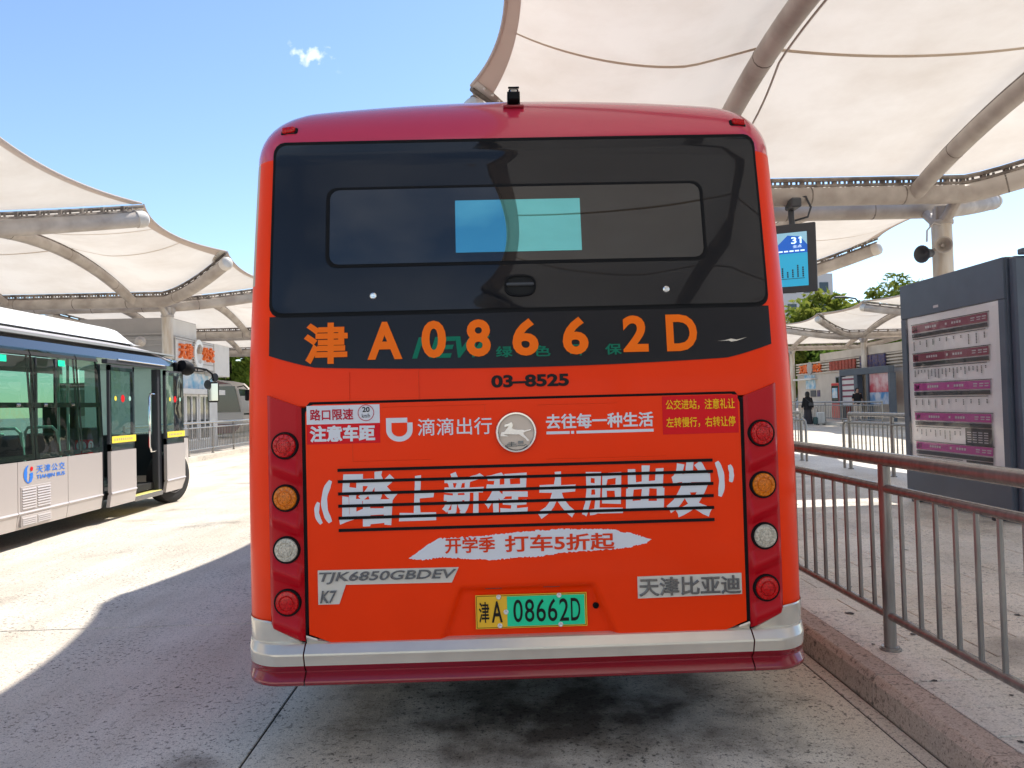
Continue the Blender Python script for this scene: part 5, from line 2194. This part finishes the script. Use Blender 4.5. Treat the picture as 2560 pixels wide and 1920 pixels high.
# front wheel arch / fender
m = MB()
vs_ = []
fc = (13.0, 0.42)
arch = []
for k in range(17):
    a = R(lerp(20, 100, k / 16))
    arch.append((13.02 + 0.56 * math.cos(a), 0.40 + 0.50 * math.sin(a)))
vs_ = []
for y_, z in arch:
    vs_.append(Vector((LX + 0.012, y_, z)))
    vs_.append(Vector((LX + 0.008 - max(0, y_ - 13.4) * 0.3, y_ + 0.10 if y_ > 13.3 else y_, 1.06)))
m.add(vs_, [(2 * k, 2 * k + 1, 2 * k + 3, 2 * k + 2) for k in range(16)])
m.build('fender', 'silver_body', MBUS)
m = MB()
m.bevbox(LX - 0.10, LX - 0.035, 13.20, 13.33, 1.0, 2.36, 0.02)
m.bevbox(LX - 0.10, LX + 0.008, 13.285, 13.60, 1.055, 1.085, 0.01)
m.build('front_pillar', 'black_rubber', MBUS, smooth=False)
wheel(MBUS, LX - 0.13, 13.05, 0.43, 0.25, 1, steer=R(-14))
wheel(MBUS, XL + 0.13, 13.05, 0.43, 0.25, -1)
wheel(MBUS, LX - 0.15, 8.0, 0.43, 0.25, 1)
wheel(MBUS, XL + 0.15, 8.0, 0.43, 0.25, -1)
m = MB()
m.box(XL + 0.1, LX - 0.1, 6.1, 12.5, 0.30, 0.40)
m.build('underbody', 'under_black', MBUS, smooth=False)
# mirror arm
m = MB()
m.lathe([(0.02, -0.16), (0.10, -0.13), (0.125, -0.04), (0.12, 0.08), (0.09, 0.14), (0.02, 0.16)], (LX + 0.03, 13.42, 2.27), (0.2, 1, -0.25), 18)
mr = m.build('mirror_arm', 'black_rubber', MBUS)
m = MB()
m.tube([(LX + 0.05, 13.55, 2.29), (LX + 0.05, 13.9, 2.29), (LX + 0.10, 14.20, 2.27), (LX + 0.14, 14.36, 2.20), (LX + 0.15, 14.42, 2.08)], 0.018, 8)
m.tube([(LX + 0.05, 13.55, 2.23), (LX + 0.05, 13.95, 2.225), (LX + 0.10, 14.15, 2.25)], 0.012, 6)
for q in (13.65, 13.78, 13.9):
    m.tube([(LX + 0.05, q, 2.23), (LX + 0.05, q, 2.29)], 0.009, 5)
m.tube([(LX + 0.15, 14.40, 2.12), (LX + 0.18, 14.15, 2.09), (LX + 0.20, 14.02, 2.04)], 0.008, 5)
m.build('tube_arm', 'black_rubber', mr)
Mm = Matrix.Translation((LX + 0.16, 14.36, 1.86)) @ Matrix.Rotation(R(20), 4, 'Z')
m = MB()
m.bevbox(-0.10, 0.10, -0.03, 0.05, -0.19, 0.19, 0.03, Mm)
m.build('mirror_housing', 'black_rubber', mr, smooth=False)
m = MB()
m.bevbox(-0.08, 0.08, -0.034, -0.028, -0.16, 0.16, 0.003, Mm)
m.build('mirror_glass', 'mirror_glass', mr, smooth=False)
for q in ((LX + 0.20, 13.98, 1.99), (LX + 0.10, 14.62, 2.14)):
    m = MB()
    m.lathe([(0.01, 0.03), (0.06, 0.02), (0.085, 0.0), (0.075, -0.012), (0.01, -0.018)], q, (0.4, 0.9, 0), 16)
    m.build('spot_mirror', 'dark_grey', mr)

# ================================================================== LEFT TICKET BOOTH
TB = thing('ticket_booth', 'white ticket booth with orange operator sign, behind the minibus', 'booth', (-11.7, 27.2, 0.15))
m = MB()
m.box(-13.2, -10.62, 24.95, 29.5, 0.15, 2.95)
m.build('wall', 'booth_white', TB, smooth=False)
m = MB()
m.box(-13.3, -10.30, 24.85, 28.2, 2.93, 3.97)
m.box(-13.3, -10.42, 24.9, 27.0, 3.98, 4.56)
m.build('sign_box', 'booth_grey', TB, smooth=False)
m = MB()
m.bevbox(-10.296, -10.25, 24.90, 28.15, 2.98, 3.93, 0.01)
m.box(-10.42, -10.405, 24.92, 27.0, 4.0, 4.54)
m.bevbox(-11.2, -10.22, 28.2, 29.75, 2.80, 3.97, 0.02)
m.build('fascia', 'booth_white', TB, smooth=False)
for z in (3.12, 3.3, 3.48, 3.66, 3.84, 4.02):
    m = MB()
    m.box(-13.2, -10.32, 24.80, 24.85, z, z + 0.05)
    m.box(-10.252, -10.235, 24.9, 28.15, z + 0.02, z + 0.05) if z in (3.12, 3.84) else None
    m.build('fascia_slat', 'booth_grey', TB, smooth=False)


def bs(u, v, w):
    return Vector((-10.245 + w, u, v))


for s, a, b in (('天津', 25.05, 26.12), ('公交', 27.05, 28.08)):
    m = MB()
    put_text(m, s, a, b, 3.26, 3.78, bs, bevel=0.03, extrude=0.06)
    m.build('sign_lettering', 'sign_orange', TB, smooth=False)
m = MB()
vs_ = []
for k in range(25):
    a = R(lerp(40, 330, k / 24))
    t_ = math.sin(math.pi * k / 24) * 0.5 + 0.5
    for rr in (1.0, 1.0 - 0.42 * t_):
        vs_.append((26.58 + 0.42 * rr * math.cos(a), 3.48 + 0.50 * rr * math.sin(a)))
for w0 in (0.10,):
    m.add([bs(u, v, w0) for u, v in vs_] + [bs(u, v, 0.0) for u, v in vs_],
          [(2 * k, 2 * k + 1, 2 * k + 3, 2 * k + 2) for k in range(24)] + [(2 * k, 2 * k + 2, 52 + 2 * k - 2 + 0, 50 + 2 * k) for k in range(24)] + [(2 * k + 1, 51 + 2 * k, 53 + 2 * k, 2 * k + 3) for k in range(24)])
m.build('sign_logo', 'white_paint', TB, smooth=False)
m = MB()
m.lathe([(0.12, 0.0), (0.12, 0.10)], (-10.245, 26.72, 3.62), (1, 0, 0), 16)
m.build('sign_dot', 'beige_trim', TB)
m = MB()
m.box(-10.61, -10.58, 25.2, 29.3, 2.32, 2.86)
m.build('poster_strip', 'poster_blue', TB, smooth=False)
m = MB()
m.box(-10.95, -10.35, 24.9, 29.6, 2.12, 2.30)
m.build('awning', 'booth_white', TB, smooth=False)
for ya, yb in ((25.4, 26.3), (26.5, 27.4), (27.7, 28.6)):
    m = MB()
    m.box(-10.612, -10.60, ya, yb, 0.55, 2.08)
    w_ = m.build('window', 'window_dark', TB, smooth=False)
    m = MB()
    for q in ((ya - 0.06, ya, 0.5, 2.11), (yb, yb + 0.06, 0.5, 2.11), (ya, yb, 0.49, 0.56), (ya, yb, 2.05, 2.11), ((ya + yb) / 2 - 0.03, (ya + yb) / 2 + 0.03, 0.56, 2.05)):
        m.box(-10.615, -10.57, q[0], q[1], q[2], q[3])
    m.build('frame', 'white_paint', w_, smooth=False)
m = MB()
m.lathe([(0.14, 0.0), (0.15, 0.05), (0.05, 0.25)], (-10.1, 22.1, 3.55), (0.4, -1, -0.1), 14)
tag(m.build('horn_speaker', 'pipe'), 'grey horn loudspeaker on the column beside the ticket booth', 'loudspeaker')

# ================================================================== FAR COACH
CO = thing('coach', 'dark red and silver coach parked behind the ticket booth railing', 'bus', (-17, 40, 0))
m = MB()
def coach(u, v):
    # section in the X-Z plane; nose at +X
    pts_ = [(-22.0, 0.40), (-13.3, 0.40), (-12.75, 0.9), (-12.72, 1.5), (-12.95, 2.5), (-13.4, 2.95), (-14.0, 3.08), (-22.0, 3.12)]
    k = u * (len(pts_) - 1)
    i = min(int(k), len(pts_) - 2)
    f_ = k - i
    return pts_[i][0] + (pts_[i + 1][0] - pts_[i][0]) * f_, pts_[i][1] + (pts_[i + 1][1] - pts_[i][1]) * f_
prof = [coach(k / 28, 0) for k in range(29)]
m.prism(prof, lambda u, v, w: (u, w, v), 38.9, 41.3)
m.build('body', 'coach_silver', CO, angle=30)
m = MB()
m.prism([(-22.0, 0.38), (-13.2, 0.38), (-12.76, 0.85), (-22, 0.85)], lambda u, v, w: (u, w, v), 38.88, 38.9)
m.prism([(-22.0, 2.86), (-13.32, 2.86), (-14.0, 3.04), (-22, 3.08)], lambda u, v, w: (u, w, v), 38.88, 38.9)
m.build('red_band', 'coach_red', CO, smooth=False)
for a, b in ((-21.9, -19.8), (-19.75, -17.7), (-17.65, -15.6), (-15.55, -14.3), (-14.25, -13.12)):
    m = MB()
    m.prism([(a, 1.45), (b + (0.28 if b > -13.5 else 0), 1.45), (b, 2.75), (a, 2.75)], lambda u, v, w: (u, w, v), 38.86, 38.9)
    m.build('window', 'window_dark', CO, smooth=False)
m = MB()
m.add([(-12.71, 39.0, 1.3), (-12.71, 41.2, 1.3), (-12.96, 41.2, 2.6), (-12.96, 39.0, 2.6)], [(0, 1, 2, 3)])
m.build('windscreen', 'window_dark', CO, smooth=False)
for xx in (-20.0, -14.6):
    m = MB()
    m.lathe([(0.30, 0.14), (0.44, 0.12), (0.46, 0.05), (0.46, -0.2)], (xx, 38.92, 0.46), (0, -1, 0), 24)
    m.build('wheel', 'tyre', CO)
m = MB()
m.tube([(-13.0, 38.95, 2.7), (-12.6, 38.7, 2.75), (-12.4, 38.6, 2.6)], 0.03, 6)
m.bevbox(-12.5, -12.3, 38.5, 38.65, 2.0, 2.55, 0.04)
m.build('mirror', 'black_rubber', CO, smooth=False)

# ================================================================== SHOPS ON THE FAR PLATFORM
SH = thing('shop_building', 'low cream station building with worn letter signs on the far platform', 'building', (22, 44, ZP))
m = MB()
m.box(20.0, 25.5, 36.0, 50.6, 0.15, 2.88)
m.box(19.85, 25.5, 36.0, 46.6, 3.62, 4.05)
m.box(20.1, 25.5, 36.0, 50.6, 2.88, 3.60)
m.build('wall', 'booth_cream', SH, smooth=False)
for z in (2.86, 3.04, 3.2, 3.36, 3.52):
    m = MB()
    m.bevbox(19.9, 20.1, 36.0, 50.6, z, z + 0.09, 0.01)
    m.build('fascia_slat', 'booth_cream', SH, smooth=False)


def fs3(u, v, w):
    # facade seen from the road: left in the picture is far
    return Vector((19.88 - w, 60 - u, v))


for s, a, b in (('天津', 49.9, 48.55), ('公交', 47.75, 46.5)):
    m = MB()
    put_text(m, s, 60 - a, 60 - b, 2.95, 3.50, fs3, bevel=0.03, extrude=0.04)
    m.build('sign_lettering', 'sign_orange', SH, smooth=False)
m = MB()
m.lathe([(0.40, 0.0), (0.40, 0.06), (0.22, 0.08)], (19.86, 48.15, 3.25), (-1, 0, 0), 20)
m.build('sign_logo', 'booth_grey', SH)
for k in range(8):
    m = MB()
    a = 45.3 - 0.42 * k
    m.box(19.82, 19.89, a - 0.34, a, 2.98, 3.50)
    m.build('sign_block', 'sign_red', SH, smooth=False)
for k in range(4):
    m = MB()
    a = 41.4 - 0.68 * k
    m.box(19.80, 19.88, a - 0.62, a, 2.95, 3.58)
    m.build('sign_panel', 'sign_blue', SH, smooth=False)
m = MB()
m.box(19.985, 20.0, 43.6, 44.8, 1.45, 2.55)
w_ = m.build('window', 'window_dark', SH, smooth=False)
m = MB()
for q in ((43.52, 43.6, 1.4, 2.6), (44.8, 44.88, 1.4, 2.6), (43.6, 44.8, 1.38, 1.45), (43.6, 44.8, 2.55, 2.62)):
    m.box(19.96, 20.0, *q)
m.build('frame', 'booth_grey', w_, smooth=False)
m = MB()
m.box(19.97, 19.995, 47.8, 49.4, 2.62, 2.86)
m.box(19.97, 19.995, 47.7, 49.2, 1.95, 2.50)
m.build('poster', 'poster_blue', SH, smooth=False)
m = MB()
m.box(19.6, 20.0, 47.4, 50.4, 2.52, 2.62)
m.build('awning', 'booth_white', SH, smooth=False)
m = MB()
m.box(19.96, 20.0, 47.7, 48.5, 1.45, 1.85)
m.build('ticket_hatch', 'dark_grey2', SH, smooth=False)
m = MB()
m.box(19.97, 20.0, 47.1, 47.5, 1.45, 1.85)
m.build('notice', 'sign_blue', SH, smooth=False)

VM = thing('vending_machine', 'red vending machine with a blue screen beside the rusty column', 'vending machine', (19.6, 43.4, ZP))
m = MB()
m.bevbox(19.3, 19.95, 42.95, 43.95, 0.15, 2.2, 0.03)
m.build('cabinet', 'machine_red', VM, smooth=False)
m = MB()
m.bevbox(19.285, 19.31, 43.02, 43.88, 1.05, 2.05, 0.01)
m.build('front_glass', 'window_dark', VM, smooth=False)
m = MB()
m.box(19.275, 19.284, 43.12, 43.78, 1.35, 1.92)
m.build('screen', 'poster_blue', VM, smooth=False)

KB = thing('poster_board', 'dark grey board with a red film of posters on the far platform', 'notice board', (19.2, 38.6, ZP))
m = MB()
m.bevbox(19.1, 19.4, 37.0, 42.4, 2.55, 2.90, 0.02)
for a, b in ((42.3, 42.5), (40.3, 40.7), (39.15, 39.35), (36.9, 37.1)):
    m.bevbox(19.1, 19.4, a, b, 0.15, 2.55, 0.01)
m.build('frame', 'board_grey', KB, smooth=False)
m = MB()
m.box(19.2, 19.3, 37.1, 39.15, 1.0, 2.55)
pb = m.build('poster', 'poster_red', KB, smooth=False)
m = MB()
m.box(19.19, 19.2, 37.1, 39.15, 1.0, 1.6)
m.build('poster_foot', 'poster_sea', pb, smooth=False)
m = MB()
m.box(19.2, 19.3, 40.7, 42.3, 0.9, 2.5)
rb = m.build('route_panel', 'booth_white', KB, smooth=False)
m = MB()
for k in range(5):
    z = 2.36 - 0.31 * k
    m.box(19.185, 19.199, 40.75, 42.25, z - 0.05, z + 0.05)
m.build('panel_header', 'bar_maroon', rb, smooth=False)


# ================================================================== PEOPLE
def skin_body(name, joints, edges, mat, parent, lv=1):
    me = bpy.data.meshes.new(name)
    off = Vector(parent.location)
    me.from_pydata([tuple(Vector(j[0]) - off) for j in joints], edges, [])
    me.materials.append(MATS[mat])
    o = bpy.data.objects.new(name, me)
    COL.objects.link(o)
    o.parent = parent
    md = o.modifiers.new('skin', 'SKIN')
    md.use_smooth_shade = True
    sv = me.skin_vertices[0].data
    for i, j in enumerate(joints):
        sv[i].radius = (j[1], j[1] * (j[2] if len(j) > 2 else 1.0))
        sv[i].use_root = (i == 0)
    sb = o.modifiers.new('smooth', 'SUBSURF')
    sb.levels = lv
    sb.render_levels = lv
    return o


def loft(name, rings, mat, parent, seg=16):
    """rings: (x, y, z, rx, ry)"""
    m = MB()
    vs_, fs_ = [], []
    for x, y_, z, rx, ry in rings:
        for k in range(seg):
            a = 2 * math.pi * k / seg
            vs_.append((x + rx * math.cos(a), y_ + ry * math.sin(a), z))
    for i in range(len(rings) - 1):
        for k in range(seg):
            k2 = (k + 1) % seg
            fs_.append((i * seg + k, i * seg + k2, (i + 1) * seg + k2, (i + 1) * seg + k))
    fs_.append(tuple(range(seg))[::-1])
    fs_.append(tuple(range((len(rings) - 1) * seg, len(rings) * seg)))
    m.add(vs_, fs_)
    return m.build(name, mat, parent, angle=60)


def person(label, px, py, pz, hgt, face=1):
    t = thing('person', label, 'person', (px, py, pz))
    k = hgt / 1.72
    J = lambda x, y_, z: (px + x * k, py + y_ * k * face, pz + z * k)
    joints = [(J(0, 0, 0.95), 0.13 * k, 0.8), (J(0, 0, 1.15), 0.125 * k, 0.75), (J(0, 0, 1.38), 0.15 * k, 0.65), (J(0, 0, 1.47), 0.055 * k), (J(0, 0.01, 1.54), 0.06 * k), (J(0, 0.02, 1.64), 0.085 * k, 1.1), (J(0, 0.02, 1.70), 0.05 * k),
              (J(-0.17, 0, 1.40), 0.055 * k), (J(-0.23, -0.01, 1.14), 0.043 * k), (J(-0.25, 0.05, 0.90), 0.032 * k), (J(-0.25, 0.07, 0.82), 0.035 * k),
              (J(0.17, 0, 1.40), 0.055 * k), (J(0.24, -0.01, 1.14), 0.043 * k), (J(0.29, 0.03, 0.90), 0.032 * k), (J(0.30, 0.05, 0.82), 0.035 * k),
              (J(-0.09, 0, 0.86), 0.085 * k), (J(-0.10, 0.01, 0.48), 0.06 * k), (J(-0.10, -0.02, 0.09), 0.042 * k), (J(-0.10, 0.12, 0.035), 0.035 * k),
              (J(0.09, 0, 0.86), 0.085 * k), (J(0.11, 0.03, 0.48), 0.06 * k), (J(0.13, 0.0, 0.09), 0.042 * k), (J(0.14, 0.14, 0.035), 0.035 * k)]
    edges = [(0, 1), (1, 2), (2, 3), (3, 4), (4, 5), (5, 6), (2, 7), (7, 8), (8, 9), (9, 10), (2, 11), (11, 12), (12, 13), (13, 14), (0, 15), (15, 16), (16, 17), (17, 18), (0, 19), (19, 20), (20, 21), (21, 22)]
    skin_body('body', joints, edges, 'skin', t)
    return t, J, k


t, J, k = person('person in a black top and long dark skirt, seen from behind, pulling a suitcase', 16.05, 39.4, 0.0, 1.72)


def rg(pts_, J=J, k=k):
    return [(*J(x, y_, z), rx * k, ry * k) for x, y_, z, rx, ry in pts_]


loft('jacket', rg([(0, 0, 0.80, 0.215, 0.165), (0, 0, 0.95, 0.205, 0.155), (0, 0, 1.15, 0.195, 0.15), (0, 0, 1.34, 0.205, 0.14), (0, 0, 1.43, 0.14, 0.10), (0, 0, 1.50, 0.08, 0.08)]), 'cloth_black', t)
loft('skirt', rg([(0, 0, 0.05, 0.23, 0.20), (0, 0, 0.30, 0.215, 0.18), (0, 0, 0.60, 0.195, 0.16), (0, 0, 0.90, 0.165, 0.13), (0, 0, 0.96, 0.15, 0.12)]), 'cloth_charcoal', t)
loft('hair', rg([(0, -0.015, 1.44, 0.085, 0.06), (0, -0.01, 1.50, 0.11, 0.10), (0, 0.0, 1.58, 0.115, 0.115), (0, 0.0, 1.66, 0.108, 0.112), (0, 0.0, 1.72, 0.075, 0.08), (0, 0, 1.745, 0.02, 0.02)]), 'hair', t)
for sx in (-1, 1):
    m = MB()
    m.tube([J(sx * 0.155, 0, 1.41), J(sx * 0.235, -0.01, 1.14), J(sx * 0.275, 0.03, 0.91)], 0.06, 10, radii=[0.075 * k, 0.062 * k, 0.05 * k])
    m.build('sleeve', 'cloth_black', t)
m = MB()
m.bevbox(16.05 - 0.02, 16.05 + 0.22, 39.4 - 0.26, 39.4 - 0.15, 0.98, 1.16, 0.03)
m.tube([J(-0.16, -0.10, 1.38), J(0.0, -0.165, 1.22), J(0.16, -0.17, 1.08)], 0.014, 6)
tag(m.build('shoulder_bag', 'dark_grey'), 'small dark shoulder bag on the back of the person with the suitcase', 'bag')
t2 = thing('suitcase', 'white upright suitcase on wheels beside the person in black', 'suitcase', (16.62, 39.25, 0))
m = MB()
m.bevbox(16.44, 16.84, 39.12, 39.38, 0.06, 0.66, 0.05)
m.build('shell', 'suitcase_white', t2, smooth=False)
m = MB()
for xx in (16.49, 16.56, 16.63, 16.70, 16.79):
    m.bevbox(xx - 0.012, xx + 0.012, 39.105, 39.13, 0.10, 0.62, 0.004)
m.build('rib', 'booth_grey', t2, smooth=False)
m = MB()
m.tube([(16.54, 39.3, 0.64), (16.50, 39.3, 0.86), (16.44, 39.35, 0.90)], 0.014, 6)
m.build('pull_handle', 'dark_grey', t2)
for xx, yy in ((16.48, 39.15), (16.80, 39.15), (16.48, 39.35), (16.80, 39.35)):
    m = MB()
    m.lathe([(0.03, -0.02), (0.03, 0.02)], (xx, yy, 0.03), (1, 0, 0), 10)
    m.build('wheel', 'black_rubber', t2)
m = MB()
m.bevbox(16.24, 16.46, 39.1, 39.35, 0.03, 0.42, 0.06)
tag(m.build('carrier_bag', 'bag_green', smooth=False), 'dark green bag between the person in black and the suitcase', 'bag')

t, J, k = person('person in a black T-shirt and cream trousers standing by the poster board', 18.6, 39.3, ZP, 1.70, face=-1)
loft('t_shirt', rg([(0, 0, 0.88, 0.19, 0.135), (0, 0, 1.10, 0.185, 0.14), (0, 0, 1.34, 0.20, 0.14), (0, 0, 1.43, 0.13, 0.10), (0, 0, 1.47, 0.075, 0.075)], J, k), 'cloth_black', t)
for sx in (-1, 1):
    m = MB()
    m.tube([J(sx * 0.155, 0, 1.41), J(sx * 0.225, -0.01, 1.17)], 0.06, 10, radii=[0.075 * k, 0.065 * k])
    m.build('sleeve', 'cloth_black', t)
    loft('trouser_leg', rg([(sx * 0.115, 0.0, 0.07, 0.075, 0.085), (sx * 0.108, 0.01, 0.48, 0.09, 0.095), (sx * 0.095, 0, 0.86, 0.11, 0.125), (sx * 0.05, 0, 0.95, 0.12, 0.12)], J, k), 'cloth_cream', t)
loft('hair', rg([(0, -0.03, 1.56, 0.09, 0.07), (0, -0.02, 1.64, 0.098, 0.098), (0, -0.005, 1.71, 0.075, 0.085), (0, 0, 1.74, 0.02, 0.02)], J, k), 'hair', t)


# ================================================================== TREES, LAMP, FAR BUILDING
def crown_mesh(seed, n_cl=70, per=110, leaf=0.16):
    r_ = random.Random(seed)
    vs_, fs_ = [], []
    for c in range(n_cl):
        while True:
            p = Vector((r_.uniform(-1, 1), r_.uniform(-1, 1), r_.uniform(-0.8, 1)))
            if 0.25 < p.length < 1.0:
                break
        ce = Vector((p.x * 2.3, p.y * 2.3, p.z * 1.9))
        rad = r_.uniform(0.35, 0.8)
        for q in range(per):
            d = Vector((r_.gauss(0, 1), r_.gauss(0, 1), r_.gauss(0, 0.8)))
            d = d.normalized() * (rad * r_.random() ** 0.4)
            o_ = ce + d
            a = Vector((r_.gauss(0, 1), r_.gauss(0, 1), r_.gauss(0, 1))).normalized()
            b = a.orthogonal().normalized()
            s = leaf * r_.uniform(0.6, 1.3)
            i = len(vs_)
            vs_ += [tuple(o_ - a * s), tuple(o_ + b * s * 0.5), tuple(o_ + a * s), tuple(o_ - b * s * 0.5)]
            fs_.append((i, i + 1, i + 2, i + 3))
    return vs_, fs_


CROWNS = []
for s in (1, 2, 3):
    vs_, fs_ = crown_mesh(s)
    for mt in ('leaves', 'leaves_yellow'):
        me = bpy.data.meshes.new('crown')
        me.from_pydata(vs_, [], fs_)
        me.materials.append(MATS[mt])
        CROWNS.append(me)


def tree(label, x, y_, h, sc_, kind):
    t = thing('tree', label, 'tree', (x, y_, 0), 'trees behind the station')
    m = MB()
    cz = h - 1.9 * sc_
    m.tube([(x, y_, -0.05), (x + 0.1, y_, cz * 0.5), (x, y_ + 0.1, cz), (x, y_, cz + sc_)], 0.2, 9, radii=[0.22, 0.17, 0.12, 0.04])
    r_ = random.Random(int(x * 10 + y_))
    for k in range(7):
        a = r_.uniform(0, 6.28)
        z0_ = cz * r_.uniform(0.6, 1.0)
        m.tube([(x, y_, z0_), (x + sc_ * 0.9 * math.cos(a), y_ + sc_ * 0.9 * math.sin(a), z0_ + sc_ * 0.7), (x + sc_ * 1.6 * math.cos(a), y_ + sc_ * 1.6 * math.sin(a), z0_ + sc_ * 1.5)], 0.06, 6, radii=[0.09, 0.055, 0.015])
    m.build('trunk', 'bark', t)
    c = bpy.data.objects.new('crown', CROWNS[kind])
    COL.objects.link(c)
    c.parent = t
    c.location = (0, 0, cz)
    c.scale = (sc_, sc_, sc_)
    c.rotation_euler = (0, 0, r_.uniform(0, 6.28))


tree('yellowish tree rising above the far canopy beside the orange bus', 27.3, 64, 9.8, 1.8, 1)
tree('yellow-green tree right of the tallest one above the far canopy', 30.6, 66, 8.6, 1.5, 3)
tree('green tree above the far canopy beside the route board', 35.2, 66, 11.1, 1.7, 3)
tree('low yellowing tree behind the station building, beside the orange bus', 22.0, 60, 6.6, 1.5, 5)
tree('low dark tree behind the station building', 26.0, 58, 6.4, 1.5, 0)
tree('green tree behind the far canopy, hidden by the route board', 31.0, 54, 8.0, 1.7, 4)
tree('dense green tree behind the ticket booth and the coach', -17.8, 52, 6.8, 1.9, 0)
tree('second green tree behind the coach, farther left', -22.5, 54, 7.4, 2.0, 2)
tree('green tree far behind the coach', -13.5, 62, 7.0, 1.9, 4)
tree('green tree far along the road, hidden by the orange bus', -6.0, 72, 8.0, 2.0, 2)
tree('another green tree far along the road behind the orange bus', 3.0, 74, 8.5, 2.0, 0)
tree('third green tree far along the road behind the orange bus', 12.0, 72, 8.0, 2.0, 4)

SL = thing('street_lamp', 'slender curved street lamp above the far canopy', 'street lamp', (30.0, 62, 0))
m = MB()
m.tube([(30.0, 62, 0), (30.0, 62, 8.2), (29.9, 62, 8.9), (29.5, 62, 9.35), (28.7, 62, 9.5)], 0.07, 8)
m.build('pole', 'dark_grey2', SL)
m = MB()
m.bevbox(27.75, 28.75, 61.85, 62.15, 9.40, 9.58, 0.06)
m.build('lamp_head', 'dark_grey2', SL, smooth=False)

AB = thing('apartment_block', 'pale grey apartment block far behind the yellowish tree', 'building', (44, 118, 0))
m = MB()
m.box(40.0, 50.0, 112, 122, 0, 19.5)
m.box(41.0, 46.0, 113, 121, 19.5, 21.0)
m.build('wall', 'apartment', AB, smooth=False)
for fl_ in range(6):
    for k in range(4):
        m = MB()
        a = 40.8 + 2.4 * k
        m.box(a, a + 1.3, 111.93, 111.99, 1.2 + 3.1 * fl_, 2.7 + 3.1 * fl_)
        m.build('window', 'window_dark', AB, smooth=False)
